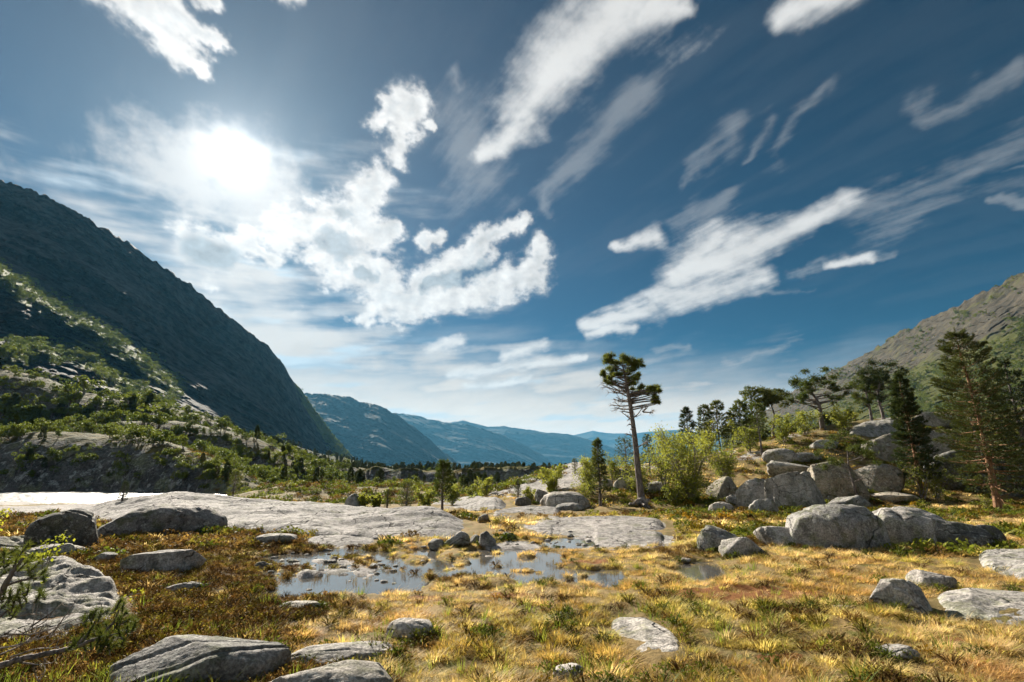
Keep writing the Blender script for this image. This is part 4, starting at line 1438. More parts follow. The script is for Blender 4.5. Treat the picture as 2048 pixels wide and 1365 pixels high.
def conifer(h, seed, base=0.15, width=0.22, shape=0.8, whorl=0.33, droop=-0.10, dens=1.0, L=0.16, w=0.034, per=7, lean=0.0, r0=None, gaps=0.15, dead=0.0, top_round=0.0, bark_mat='pine_bark', leaf='pine_needles', clump=1.0, twigs=True):
    """young pine or spruce: a leader with whorls of needled branches; returns trunk mesh and crown mesh"""
    rs = np.random.RandomState(seed)
    wood, mb = MB(), MB()
    r0 = r0 or h * 0.014 + 0.03
    n = 14
    tz = np.linspace(0, 1, n)
    path = np.stack([lean * h * tz + 0.02 * h * np.sin(tz * 5 + seed) * tz, 0.015 * h * np.sin(tz * 4 + seed * 2) * tz, h * tz], -1)
    rad = r0 * (1 - tz) ** 0.85 + 0.008
    rad[0] *= 1.35
    path[0, 2] -= 0.25
    wood.tube(path, rad, 8)
    z = base * h
    while z < h * 0.985:
        t = (z / h - base) / (1 - base)
        prof = (1 - t) ** shape
        if top_round:
            prof = prof * (1 - top_round) + top_round * math.sqrt(max(1 - (2 * t - 1) ** 2, 0))
        ring = max(int(rs.normal(6.0, 1.0)), 3)
        a0 = rs.uniform(0, 6.28)
        for k in range(ring):
            if rs.rand() < gaps:
                continue
            L_ = h * width * prof * rs.uniform(0.55, 1.15) + 0.05 * h * (0.2 + 0.8 * (t < 0.9)) * 0.5
            az = a0 + k * 6.283 / ring + rs.uniform(-0.35, 0.35)
            up = droop + 0.55 * t + rs.uniform(-0.12, 0.12)
            st = np.array([np.interp(z, path[:, 2], path[:, 0]), np.interp(z, path[:, 2], path[:, 1]), z + rs.uniform(-0.4, 0.4) * whorl * 0.5])
            d = np.array([math.cos(az), math.sin(az), up])
            end = st + d * L_
            end[2] += 0.12 * L_
            pts = bez(st, st + d * L_ * 0.55 - np.array([0, 0, 0.06 * L_]), end, 6)
            br = max(np.interp(z, path[:, 2], rad) * 0.30, 0.008)
            if twigs:
                wood.tube(pts, np.linspace(br, br * 0.3, 6), 4)
            else:
                wood.tube(pts[[0, 3, 5]], np.linspace(br, br * 0.3, 3), 3)
            m = max(int(dens * (5 + L_ * 22)), 4)
            tt = rs.uniform(0.22, 1.03, m) ** 0.75
            pp = np.stack([np.interp(tt, np.linspace(0, 1, 6), pts[:, i]) for i in range(3)], -1)
            spread = 0.30 * L_ * (1.08 - tt) * clump + 0.05
            side = np.array([-d[1], d[0], 0.0])
            side /= np.linalg.norm(side) + 1e-9
            off = rs.normal(size=m) * spread
            pp = pp + side * off[:, None]
            pp[:, 2] += rs.normal(size=m) * spread * 0.38 + 0.03
            ax = np.tile(d / np.linalg.norm(d), (m, 1)) * 0.9 + side * np.sign(off)[:, None] * 0.6 + np.array([0, 0, 0.35])
            mb.needles(pp, ax, L, w, per, rs, 0.75)
        z += whorl * h / 9.0 * (1.0 - 0.45 * t) * rs.uniform(0.8, 1.2)
    # leader
    tip = np.stack([np.full(12, path[-1, 0]), np.full(12, path[-1, 1]), np.linspace(h * 0.94, h * 1.01, 12)], -1)
    mb.needles(tip, np.tile([0, 0, 1.0], (12, 1)), L * 0.8, w, per, rs, 0.7)
    for k in range(int(dead * 10)):
        z = rs.uniform(base * 0.4, base * 1.1) * h
        az = rs.uniform(0, 6.28)
        twig_fan(wood, np.array([np.interp(z, path[:, 2], path[:, 0]), 0, z]), np.array([math.cos(az), math.sin(az), rs.uniform(-0.3, 0.2)]), h * rs.uniform(0.04, 0.09), r0 * 0.18, rs, 1, 3)
    return wood.mesh('trunk', [MAT[bark_mat]], True), mb.mesh('crown', [MAT[leaf]])


def birch(h, seed, stems=4, width=0.45, leaf_n=3000, leaf=0.085, mat='birch_leaves', low=0.1, bark_mat='birch_bark'):
    """many-stemmed mountain birch"""
    rs = np.random.RandomState(seed)
    wood, mb = MB(), MB()
    ends = []
    for s in range(stems):
        az = s / stems * 6.283 + rs.uniform(-0.5, 0.5)
        lean = rs.uniform(0.15, 0.75) * width * 1.6
        top = np.array([math.cos(az) * lean * h, math.sin(az) * lean * h, h * rs.uniform(0.62, 0.95)])
        pts = bez((rs.normal() * 0.06, rs.normal() * 0.06, -0.15), top * np.array([0.25, 0.25, 0.55]) + rs.normal(size=3) * 0.05 * h, top, 10)
        r = h * 0.016 * rs.uniform(0.7, 1.2)
        wood.tube(pts, np.linspace(r, r * 0.2, 10), 6)
        for k in range(11):
            t = rs.uniform(low + 0.08, 1.0)
            i = min(int(t * 9), 9)
            d = np.array([rs.normal(), rs.normal(), rs.uniform(0.0, 0.9)])
            twig_fan(wood, pts[i], d, h * rs.uniform(0.10, 0.24) * (1.2 - 0.6 * t), r * 0.35, rs, 2, 3, ends, 0.5, 3)
    c = np.array([e[0] for e in ends])
    idx = rs.randint(0, len(c), leaf_n)
    p = c[idx] + rs.normal(size=(leaf_n, 3)) * h * 0.045
    p = p[p[:, 2] > low * h * 0.5]
    mb.leaves(p, leaf, rs)
    return wood.mesh('trunk', [MAT[bark_mat]], True), mb.mesh('crown', [MAT[mat]])


def tree_scale(u, vb, vt, base=None):
    """foot on the land and height from the sight lines of foot and top"""
    g = ground_at(u, vb, 3.0, 54.0 if u > 950 else 75.0) if base is None else np.asarray(base, float)
    return g, at(u, vt, g[1])[2] - g[2]


# --- the tall lone pine
def lone_pine():
    g, h = tree_scale(1286, 1012, 712)
    rs = np.random.RandomState(12)
    # outline measured off the tree: sideways offset and height as fractions of its height
    def F(cx, cy_):
        return np.array([(cx - 340) / 1185.0 * h, 0.0, (1275 - cy_) / 1185.0 * h])
    pts = np.array([F(340, 1310), F(338, 1255), F(330, 1150), F(322, 1000), F(318, 850), F(308, 700), F(298, 600), F(285, 480), F(272, 400), F(262, 330), F(250, 260), F(240, 200), F(232, 150)])
    pts[:, 1] = 0.02 * h * np.sin(np.linspace(0, 5, len(pts)))
    rad = np.array([42, 34, 25, 23, 21, 19, 17.5, 16, 14, 12, 9, 6, 3]) / 1185.0 * h
    wood, mb, dead, roots = MB(), MB(), MB(), MB()
    n = 40
    k = np.linspace(0, len(pts) - 1, n)
    pp = np.stack([np.interp(k, np.arange(len(pts)), pts[:, i]) for i in range(3)], -1)
    rr = np.interp(k, np.arange(len(pts)), rad)
    wood.tube(pp, rr, 14)
    # roots grip the rock
    for (dx, dy, L) in ((-1, -0.35, 0.95), (-0.8, -0.6, 0.7), (-1, 0.2, 0.8), (0.15, -1, 0.4), (0.5, -0.7, 0.45), (-0.3, -1, 0.55), (0.9, -0.2, 0.35), (0.4, 0.9, 0.6)):
        e = np.array([dx, dy, 0]) * L * h / 9.0 * 0.9
        st = np.array([0, 0, 0.045 * h])
        roots.tube(bez(st, e * 0.35 + np.array([0, 0, 0.035 * h]), e + np.array([0, 0, 0.0]), 8) + rs.normal(size=(8, 3)) * 0.012 * h * np.linspace(0, 1, 8)[:, None],
                   np.linspace(0.020 * h, 0.006 * h, 8), 6)
    pads = []
    # crown: broad flat top of many lobes, then the separate lower pad to the right
    for cx, cy_, rx, rz in [(150, 130, 75, 38), (95, 165, 50, 32), (225, 118, 70, 34), (300, 130, 65, 36), (350, 160, 50, 36), (375, 190, 30, 22), (200, 175, 70, 34), (130, 210, 60, 26), (75, 245, 34, 20), (105, 290, 40, 18),
                            (330, 225, 55, 30), (360, 260, 34, 20), (290, 200, 50, 34), (320, 285, 44, 22), (290, 320, 30, 16), (180, 250, 36, 16), (140, 320, 26, 10),
                            (370, 345, 55, 34), (430, 335, 60, 34), (480, 365, 48, 34), (510, 410, 26, 26), (420, 385, 44, 22), (455, 455, 40, 18), (495, 465, 22, 26), (350, 370, 34, 22)]:
        c = F(cx, cy_)
        c[1] = rs.uniform(-1, 1) * 0.075 * h
        s = h / 1185.0
        pads.append((c, np.array([rx, rx * 0.95, rz * 1.1]) * s))
        if rs.rand() < 0.6:
            c2 = c.copy()
            c2[1] = -c[1] + rs.uniform(-0.03, 0.03) * h
            pads.append((c2, np.array([rx * 0.8, rx * 0.8, rz]) * s))
    pads2 = []
    for c, r in pads:
        for k in range(2):
            pads2.append((c + rs.normal(size=3) * r * np.array([0.6, 0.7, 0.55]), r * rs.uniform(0.34, 0.6)))
    pine_pads(rs, mb, wood, pads2, pp, rr, dens=40, L=0.022 * h, w=0.0030 * h, per=6, lobes=3)
    # dead branches
    for cx, cy_, ex, ey, d in [(255, 350, 90, 290, 2), (262, 380, 80, 350, 2), (270, 400, 110, 385, 2), (268, 430, 150, 405, 2), (275, 470, 150, 450, 2), (278, 500, 140, 490, 2), (280, 530, 140, 520, 2), (280, 560, 200, 540, 1),
                               (290, 610, 215, 575, 2), (285, 600, 235, 640, 1), (300, 600, 390, 550, 2), (385, 555, 480, 575, 2), (380, 550, 440, 510, 2), (290, 470, 325, 440, 1), (295, 660, 250, 660, 1), (300, 690, 270, 700, 1),
                               (308, 760, 230, 735, 1), (318, 840, 400, 795, 1), (395, 797, 440, 790, 0), (275, 450, 160, 470, 2), (262, 340, 120, 330, 2), (310, 720, 335, 700, 0)]:
        a, b = F(cx, cy_), F(ex, ey)
        dy = rs.uniform(-0.05, 0.05) * h
        b[1] = dy
        d_ = b - a
        L = np.linalg.norm(d_)
        twig_fan(dead, a, d_, L * 0.85, 0.0055 * h, rs, d, 4, None, 0.5, 3)
    put_tree('pine_tree', g, 0.0, wood.mesh('trunk', [MAT['pine_bark']], True), mb.mesh('crown', [MAT['pine_needles_sunny']]),
             'tall lone old pine with bare trunk, dead side branches and flat crown', 'pine tree',
             extra=[('dead_branches', dead.mesh('dead_branches', [MAT['dead_wood']], True)), ('roots', roots.mesh('roots', [MAT['dead_wood']], True))])
    return g, h


lone_pine()

G_PINES = 'pines on the knoll'


def old_pine(u, vb, vt, label, seed, pads, lean=0.0, leaf='pine_needles', base=None, dead=4, kink=0.05, thick=0.03, tufts=5):
    """gnarled or flat-crowned pine; pads in fractions of the height (x, y, z, rx, rz)"""
    g, h = tree_scale(u, vb, vt, base)
    rs = np.random.RandomState(seed)
    wood, mb = MB(), MB()
    tz = np.linspace(0, 1, 16)
    top = 0.86
    pp = np.stack([lean * h * tz ** 1.5 + kink * h * np.sin(tz * 6 + seed) * tz, 0.04 * h * np.sin(tz * 5 + 2 * seed) * tz, h * top * tz], -1)
    rr = thick * h * (1 - tz) ** 0.8 + 0.012
    rr[0] *= 1.4
    pp[0, 2] -= 0.3
    wood.tube(pp, rr, 9)
    P = []
    for (x, y, z, rx, rz) in pads:
        for k in range(tufts):
            o = np.clip(rs.normal(size=3), -1.2, 1.2) * np.array([rx * 1.1, rx * 1.5, rz * 2.0]) * 0.8
            q = rs.uniform(0.45, 0.85)
            P.append(((x * h + o[0] * h, y * h + o[1] * h, z * h + o[2] * h), (rx * h * q, rx * h * q, rz * h * q * 1.5)))
    pine_pads(rs, mb, wood, P, pp, rr, dens=38, L=0.024 * h + 0.03, w=0.005 * h + 0.005, per=7, lobes=3)
    for k in range(dead):
        z = rs.uniform(0.25, 0.6)
        az = rs.uniform(0, 6.28)
        i = int(z / top * 15)
        twig_fan(wood, pp[min(i, 15)], np.array([math.cos(az), math.sin(az) * 0.5, rs.uniform(-0.2, 0.3)]), h * rs.uniform(0.08, 0.18), 0.008 * h, rs, 1, 4)
    return put_tree('pine_tree', g, 0.0, wood.mesh('trunk', [MAT['pine_bark']], True), mb.mesh('crown', [MAT[leaf]]), label, 'pine tree', G_PINES)


old_pine(1646, 859, 748, 'gnarled old pine with twisted open crown standing alone on the knoll', 5,
         [(-0.30, 0, 0.70, 0.13, 0.06), (-0.40, 0, 0.55, 0.10, 0.05), (-0.15, 0.1, 0.88, 0.15, 0.07), (0.05, -0.1, 0.93, 0.15, 0.06), (0.20, 0.05, 0.80, 0.13, 0.05), (0.32, 0, 0.66, 0.12, 0.05), (-0.05, 0.15, 0.78, 0.12, 0.06), (0.38, 0, 0.55, 0.08, 0.04)],
         lean=-0.12, kink=0.07, thick=0.045, leaf='pine_needles_sunny')
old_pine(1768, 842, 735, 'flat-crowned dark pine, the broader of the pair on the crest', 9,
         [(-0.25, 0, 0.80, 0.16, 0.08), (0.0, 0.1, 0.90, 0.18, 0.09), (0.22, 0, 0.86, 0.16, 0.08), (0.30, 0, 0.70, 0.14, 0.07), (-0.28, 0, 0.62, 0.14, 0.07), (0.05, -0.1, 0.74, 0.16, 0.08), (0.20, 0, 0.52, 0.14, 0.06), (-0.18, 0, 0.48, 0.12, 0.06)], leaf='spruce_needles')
old_pine(1744, 846, 752, 'slim pine beside the broad flat-crowned one on the crest', 13,
         [(-0.12, 0, 0.82, 0.12, 0.09), (0.05, 0, 0.90, 0.12, 0.08), (-0.15, 0, 0.62, 0.13, 0.08), (0.1, 0.05, 0.70, 0.11, 0.08), (-0.1, 0, 0.48, 0.12, 0.07)], leaf='pine_needles_sunny')
old_pine(1546, 870, 778, 'small flat-topped pine with forked crown on the knoll skyline', 17,
         [(-0.22, 0, 0.85, 0.17, 0.06), (0.05, 0.1, 0.93, 0.18, 0.06), (0.25, 0, 0.82, 0.16, 0.06), (0.0, -0.1, 0.75, 0.16, 0.05)], lean=0.05)
old_pine(1717, 1013, 876, 'small umbrella-shaped pine with thin stem among the boulders', 21,
         [(-0.22, 0, 0.86, 0.14, 0.07), (0.0, 0.08, 0.94, 0.14, 0.06), (0.18, 0, 0.88, 0.13, 0.06), (0.30, 0, 0.72, 0.10, 0.05), (-0.28, 0, 0.74, 0.12, 0.05), (0.05, -0.1, 0.80, 0.14, 0.06), (-0.2, 0.1, 0.6, 0.1, 0.05)], lean=-0.06, leaf='pine_needles_sunny', kink=0.03, thick=0.022, tufts=2)

CON = [  # u, v foot, v top, label, options
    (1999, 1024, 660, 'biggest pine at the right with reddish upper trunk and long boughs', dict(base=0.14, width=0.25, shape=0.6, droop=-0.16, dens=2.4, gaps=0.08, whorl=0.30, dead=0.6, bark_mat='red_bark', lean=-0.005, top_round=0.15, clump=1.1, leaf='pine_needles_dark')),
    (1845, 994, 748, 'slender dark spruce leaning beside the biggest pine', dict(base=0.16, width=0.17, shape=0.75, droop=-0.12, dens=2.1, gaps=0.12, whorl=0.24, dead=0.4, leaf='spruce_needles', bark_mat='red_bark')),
    (1201, 1012, 879, 'slender young conifer left of the tall lone pine', dict(base=0.22, width=0.15, shape=0.65, dens=1.5, gaps=0.2, whorl=0.28, dead=0.4)),
    (1524, 912, 810, 'thin bare-stemmed pine on the brown slope above the rock pile', dict(base=0.42, width=0.22, shape=0.4, dens=1.5, top_round=0.4, gaps=0.2, leaf='pine_needles_sunny')),
    (884, 1027, 926, 'lone dark young pine behind the right end of the long slab', dict(base=0.28, width=0.26, shape=0.55, dens=1.7, top_round=0.25, gaps=0.15, whorl=0.3, leaf='pine_needles_sunny')),
    (812, 1026, 966, 'bushy olive pine beside the lone dark young pine', dict(base=0.18, width=0.36, shape=0.4, dens=1.6, top_round=0.6, leaf='pine_needles_sunny')),
    (774, 1020, 980, 'narrow grey-green pine left of the bushy olive one', dict(base=0.2, width=0.2, shape=0.6, dens=1.4)),
    (465, 1000, 943, 'sunlit yellow-green pine just behind the long slab', dict(base=0.10, width=0.30, shape=0.5, dens=1.7, top_round=0.4, leaf='pine_needles_sunny')),
    (243, 1008, 967, 'tiny ragged dark spruce growing on the long slab', dict(base=0.05, width=0.30, shape=0.6, dens=1.6, gaps=0.3, leaf='spruce_needles', Y=27.0)),
    (1150, 948, 919, 'tiny dark conifer on the skyline above the yellow birch bush', dict(base=0.15, width=0.32, shape=0.5, dens=1.3, top_round=0.4)),
    (1036, 1000, 962, 'small dark conifer in front of the pale granite dome', dict(base=0.15, width=0.25, shape=0.6, dens=1.3)),
    (1378, 880, 818, 'pointed small spruce showing above the big birch bush', dict(base=0.2, width=0.26, shape=0.7, dens=1.4, leaf='spruce_needles')),
    (1413, 885, 812, 'narrow pine showing above the big birch bush', dict(base=0.3, width=0.18, shape=0.5, dens=1.4, top_round=0.3)),
    (1440, 892, 804, 'broad-topped pine next to the narrow one above the birch bush', dict(base=0.3, width=0.24, shape=0.5, dens=1.5, top_round=0.3)),
    (1484, 885, 805, 'olive pine on the knoll between the birch bush and the forked pine', dict(base=0.25, width=0.25, shape=0.5, dens=1.5, top_round=0.3, leaf='pine_needles_sunny')),
    (1508, 882, 778, 'tall sunlit pine left of the small flat-topped pine', dict(base=0.3, width=0.24, shape=0.45, dens=1.5, top_round=0.3, leaf='pine_needles_sunny')),
    (1465, 890, 828, 'young bright pine low on the knoll skyline', dict(base=0.15, width=0.26, shape=0.6, dens=1.4, leaf='pine_needles_sunny')),
    (1253, 945, 880, 'dull grey-green pine behind the trunk of the tall lone pine', dict(base=0.2, width=0.42, shape=0.35, dens=1.3, top_round=0.7)),
    (1300, 950, 872, 'thin pine just right of the tall lone pine trunk', dict(base=0.3, width=0.22, shape=0.5, dens=1.2)),
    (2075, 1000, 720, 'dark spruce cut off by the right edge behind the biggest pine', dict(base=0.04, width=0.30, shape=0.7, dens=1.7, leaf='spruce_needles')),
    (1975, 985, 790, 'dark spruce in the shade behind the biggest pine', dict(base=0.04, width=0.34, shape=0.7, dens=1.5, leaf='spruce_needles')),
]
for i, (u, vb, vt, lab, kw) in enumerate(CON):
    kw = dict(kw)
    Yo = kw.pop('Y', None)
    g, h = tree_scale(u, vb, vt, None if Yo is None else at(u, vb, Yo))
    L = min(max(0.0050 * g[1], 0.10), 0.30, 0.055 * h)
    kw['dens'] = kw.get('dens', 1.0) * min(1.0, 0.22 + h / 11.0) * 0.8
    kw['width'] = kw['width'] * (0.85 if u < 1950 else 0.8)
    kw['gaps'] = kw.get('gaps', 0.15) + 0.12
    if g[1] > 38:
        kw['dens'] = kw.get('dens', 1.0) * 0.5
        kw['twigs'] = False
        kw['whorl'] = kw.get('whorl', 0.33) * 1.15
    tm, cm = conifer(h, 100 + i * 7, L=L, w=L * 0.19, **kw)
    put_tree('pine_tree' if 'pine' in lab or 'conifer' in lab else 'spruce_tree', g, 0.0, tm, cm, lab, 'pine tree' if 'pine' in lab or 'conifer' in lab else 'spruce tree', G_PINES if u > 1190 else None)

BIR = [
    (1385, 1002, 845, 'big many-stemmed birch bush right of the tall lone pine', dict(stems=9, width=0.62, leaf_n=12000, leaf=0.105, low=0.03)),
    (1330, 985, 868, 'loose sunlit birch crown between the lone pine and the big birch bush', dict(stems=5, width=0.5, leaf_n=3500, leaf=0.10)),
    (1450, 975, 880, 'sunlit birch at the upper right of the big birch bush', dict(stems=5, width=0.5, leaf_n=3500, leaf=0.10)),
    (1104, 982, 932, 'yellow-green birch bush on the pale granite dome', dict(stems=7, width=0.8, leaf_n=4200, leaf=0.10, low=0.02)),
    (1180, 985, 900, 'pale sunlit birch behind the slender young conifer', dict(stems=6, width=0.45, leaf_n=3500, leaf=0.10)),
    (1225, 965, 905, 'brownish loose birch left of the tall pine trunk', dict(stems=5, width=0.5, leaf_n=1800, leaf=0.09)),
    (972, 992, 950, 'small round yellow bush at the left end of the granite dome', dict(stems=5, width=0.6, leaf_n=1600, leaf=0.11)),
    (940, 1000, 966, 'low yellow bush beside the lone dark young pine', dict(stems=5, width=0.7, leaf_n=1500, leaf=0.11)),
    (905, 1010, 958, 'sunlit yellow-green birch right behind the lone dark young pine', dict(stems=5, width=0.55, leaf_n=1800, leaf=0.11)),
    (850, 1015, 972, 'sunlit birch between the bushy olive pine and the lone dark pine', dict(stems=5, width=0.55, leaf_n=1600, leaf=0.11)),
    (727, 1020, 984, 'bright yellow-green bush right of the pointed stone', dict(stems=5, width=0.42, leaf_n=1300, leaf=0.11)),
    (751, 1020, 988, 'pale green bush second to the right of the pointed stone', dict(stems=4, width=0.45, leaf_n=1200, leaf=0.11)),
    (1845, 1000, 905, 'thin birch with sparse pale leaves at the foot of the leaning spruce', dict(stems=4, width=0.4, leaf_n=1500, leaf=0.08)),
    (1875, 1000, 930, 'sparse birch bush between the leaning spruce and the biggest pine', dict(stems=5, width=0.6, leaf_n=1300, leaf=0.08)),
    (2045, 960, 815, 'bright birch at the right edge above the dark boulder', dict(stems=5, width=0.4, leaf_n=2600, leaf=0.10)),
    (1645, 1088, 1030, 'little yellow pine sapling growing against the largest boulder of the row', dict(stems=3, width=0.25, leaf_n=700, leaf=0.07, mat='pine_needles_sunny')),
    (1975, 1020, 985, 'tiny bright birch sapling beside the trunk of the biggest pine', dict(stems=3, width=0.5, leaf_n=300, leaf=0.07)),
    (1060, 1002, 972, 'low leafy bush between granite dome and upright dark stone', dict(stems=5, width=0.9, leaf_n=1300, leaf=0.09)),
    (1170, 1000, 960, 'low sunlit bush beside the turtle-shaped boulder', dict(stems=5, width=0.7, leaf_n=1000, leaf=0.08)),
    (1420, 905, 838, 'sunlit birch on the knoll skyline right of the pointed small spruce', dict(stems=5, width=0.5, leaf_n=2200, leaf=0.13)),
    (1500, 905, 838, 'sunlit birch at the foot of the tall sunlit pine', dict(stems=5, width=0.55, leaf_n=2200, leaf=0.13)),
    (1570, 885, 825, 'pale birch between the flat-topped pine and the gnarled one', dict(stems=5, width=0.55, leaf_n=2000, leaf=0.13)),
    (1610, 872, 815, 'small leafy birch just left of the gnarled pine', dict(stems=5, width=0.5, leaf_n=1800, leaf=0.13)),
    (1690, 862, 806, 'leafy birch between the gnarled pine and the crest pair', dict(stems=5, width=0.55, leaf_n=2000, leaf=0.13)),
    (1275, 985, 905, 'birch half hidden behind the tall lone pine trunk', dict(stems=5, width=0.5, leaf_n=2400, leaf=0.10)),
    (1350, 1008, 960, 'low green bush at the right foot of the tall lone pine', dict(stems=6, width=0.9, leaf_n=1800, leaf=0.09, low=0.02)),
    (552, 1004, 990, 'tiny green bush at the edge of the glittering water', dict(stems=4, width=0.8, leaf_n=500, leaf=0.10)),
]
for i, (u, vb, vt, lab, kw) in enumerate(BIR):
    g, h = tree_scale(u, vb, vt)
    tm, cm = birch(h, 300 + i * 5, **kw)
    kind = 'birch_bush' if 'bush' in lab else 'birch_tree'
    if 'sapling' in lab and 'pine' in lab:
        kind = 'pine_sapling'
    put_tree(kind, g, 0.0, tm, cm, lab, kind.replace('_', ' '), 'birches around the knoll' if u > 1080 else None)

# --- small trees on the knoll's back and the flat before the right mountain, and on the left hillside: alike, a few pixels each
FARCON = [conifer(7.0, 700 + i, base=0.10, width=0.20 + 0.03 * (i % 3), shape=0.6, whorl=0.55, dens=0.35, L=0.50, w=0.16, per=5, top_round=0.2 * (i % 2), leaf='far_conifer')[1] for i in range(4)]


def far_birch_mesh(seed):
    rs = np.random.RandomState(seed)
    mb = MB()
    for k in range(rs.randint(5, 9)):
        c = np.array([rs.normal() * 1.1, rs.normal() * 1.1, rs.uniform(1.4, 4.2)])
        p, d = pad_points(rs, c, np.array([1, 1, 0.9]) * rs.uniform(0.7, 1.3), 60)
        mb.leaves(p, 0.42, rs, 0.4, 0.9)
    for k in range(3):
        mb.tube(bez((0, 0, -0.3), (rs.normal() * 0.3, rs.normal() * 0.3, 1.5), (rs.normal(), rs.normal(), 3), 4), np.linspace(0.10, 0.03, 4), 4, mat=1)
    return mb.mesh('birch_tree', [MAT['far_birch'], MAT['birch_bark']])


FARBIR = [far_birch_mesh(800 + i) for i in range(5)]
rs = np.random.RandomState(77)


def far_tree(g, hpx, kind, label, group):
    h = hpx / 1024.0 * g[1]
    me = (FARCON if kind == 'c' else FARBIR)[rs.randint(4)]
    o = obj('pine_tree' if kind == 'c' else 'birch_tree', me, None, g - np.array([0, 0, 0.05]), rs.uniform(0, 6.28))
    s = h / (7.0 if kind == 'c' else 5.0)
    o.scale = (s * rs.uniform(0.85, 1.25), s * rs.uniform(0.85, 1.25), s)
    tag(o, label, 'pine tree' if kind == 'c' else 'birch tree', group)


# behind the knoll
P = np.array([at(rs.uniform(1500, 2060), 860, rs.uniform(58, 110)) for i in range(46)])
P[:, 2] = H(P[:, 0], P[:, 1])
for g in P:
    far_tree(g, rs.uniform(40, 75), 'c' if rs.rand() < 0.6 else 'b', 'small tree in the wood between the knoll and the right mountain', 'trees behind the knoll')
# left hillside: on the ledges
LEDGES = [([(0, 872), (120, 860), (250, 846), (330, 850)], 14, 26, 46), ([(0, 840), (100, 830), (200, 820), (330, 835)], 26, 34, 60), ([(300, 838), (420, 850), (500, 872), (560, 895)], 14, 26, 26),
          ([(0, 940), (150, 930), (300, 935), (420, 950)], 26, 22, 40), ([(450, 905), (540, 920), (620, 955)], 20, 20, 40), ([(420, 940), (480, 955), (540, 975)], 14, 22, 22)]
UV, HP = [], []
for pts, spread, hp, n in LEDGES:
    P = np.array(pts, float)
    for i in range(n):
        u = rs.uniform(P[0, 0] - 20, P[-1, 0])
        UV.append((u, np.interp(u, P[:, 0], P[:, 1]) + rs.normal() * spread * 0.6))
        HP.append(hp * rs.uniform(0.6, 1.35))
for g, hp in zip(ground_many(UV, 8.0, 1200.0), HP):
    far_tree(g, hp, 'c' if rs.rand() < 0.06 else 'b', 'small leafy tree on the terraced hillside across the river', 'trees on the hillside across the river')

# ------------------------------------------------------------------ plants of the bog and heath
def src(name, me):
    """a plant the scatter draws; stays out of the scene itself"""
    return bpy.data.objects.new(name, me)


def scatter(name, sources, pts, scl, rot, idx, tint, label, kind='stuff'):
    """one object of many plants; pts (n,3), scl (n,), rot (n,3), idx (n,), tint (n,3)"""
    me = bpy.data.meshes.new(name)
    me.vertices.add(len(pts))
    me.vertices.foreach_set('co', np.ascontiguousarray(pts, dtype=np.float32).ravel())
    fattr(me, 'scl', scl)
    a = me.attributes.new('idx', 'INT', 'POINT')
    a.data.foreach_set('value', np.ascontiguousarray(idx, dtype=np.int32))
    for nm, arr in (('rot', rot), ('tint', tint)):
        a = me.attributes.new(nm, 'FLOAT_VECTOR', 'POINT')
        a.data.foreach_set('vector', np.ascontiguousarray(arr, dtype=np.float32).ravel())
    o = tag(obj(name, me), label, kind=kind)
    t = bpy.data.node_groups.new(name, 'GeometryNodeTree')
    t.interface.new_socket('Geometry', in_out='INPUT', socket_type='NodeSocketGeometry')
    t.interface.new_socket('Geometry', in_out='OUTPUT', socket_type='NodeSocketGeometry')
    N, Lk = t.nodes.new, t.links.new
    gi, go = N('NodeGroupInput'), N('NodeGroupOutput')
    join = N('GeometryNodeJoinGeometry')
    for s in reversed(sources):
        oi = N('GeometryNodeObjectInfo')
        oi.inputs['Object'].default_value = s
        g2i = N('GeometryNodeGeometryToInstance')
        Lk(oi.outputs['Geometry'], g2i.inputs[0])
        Lk(g2i.outputs[0], join.inputs[0])

    def named(nm, dt):
        n = N('GeometryNodeInputNamedAttribute')
        n.data_type = dt
        n.inputs['Name'].default_value = nm
        return n.outputs[0]
    ip = N('GeometryNodeInstanceOnPoints')
    Lk(gi.outputs[0], ip.inputs['Points'])
    Lk(join.outputs[0], ip.inputs['Instance'])
    ip.inputs['Pick Instance'].default_value = True
    Lk(named('idx', 'INT'), ip.inputs['Instance Index'])
    Lk(named('rot', 'FLOAT_VECTOR'), ip.inputs['Rotation'])
    Lk(named('scl', 'FLOAT'), ip.inputs['Scale'])
    Lk(ip.outputs[0], go.inputs[0])
    m = o.modifiers.new('plants', 'NODES')
    m.node_group = t
    return o


def blades(n, h, w, spread, seed, mat, lean=0.6, seg=3):
    rs = np.random.RandomState(seed)
    mb = MB()
    for i in range(n):
        a, r = rs.uniform(0, 6.283), spread * math.sqrt(rs.rand())
        b = np.array([math.cos(a) * r, math.sin(a) * r, -0.02])
        d = np.array([math.cos(a), math.sin(a), 0]) * (0.3 + r / spread) + np.array([0.25, -0.15, 0]) + rs.normal(size=3) * 0.3
        d[2] = 0
        hh = h * rs.uniform(0.55, 1.2)
        ln = lean * hh * rs.uniform(0.3, 1.3)
        sd = np.array([-d[1], d[0], 0]) / (np.linalg.norm(d) + 1e-6)
        t = np.linspace(0, 1, seg + 1)
        c = b + d * (ln * t ** 2)[:, None] + np.array([0, 0, 1.0]) * (hh * t * (1 - 0.28 * lean * t))[:, None]
        ww = w * (1 - t) ** 0.7 * 0.5
        v = np.empty((2 * seg + 1, 3))
        v[0:2 * seg:2] = c[:-1] - sd * ww[:-1, None]
        v[1:2 * seg:2] = c[:-1] + sd * ww[:-1, None]
        v[-1] = c[-1]
        q = [[2 * k, 2 * k + 1, 2 * k + 3, 2 * k + 2] for k in range(seg - 1)]
        mb.add(v, quads=q, tris=[[2 * seg - 2, 2 * seg - 1, 2 * seg]])
    return mb.mesh('grass_tuft', [MAT[mat]])


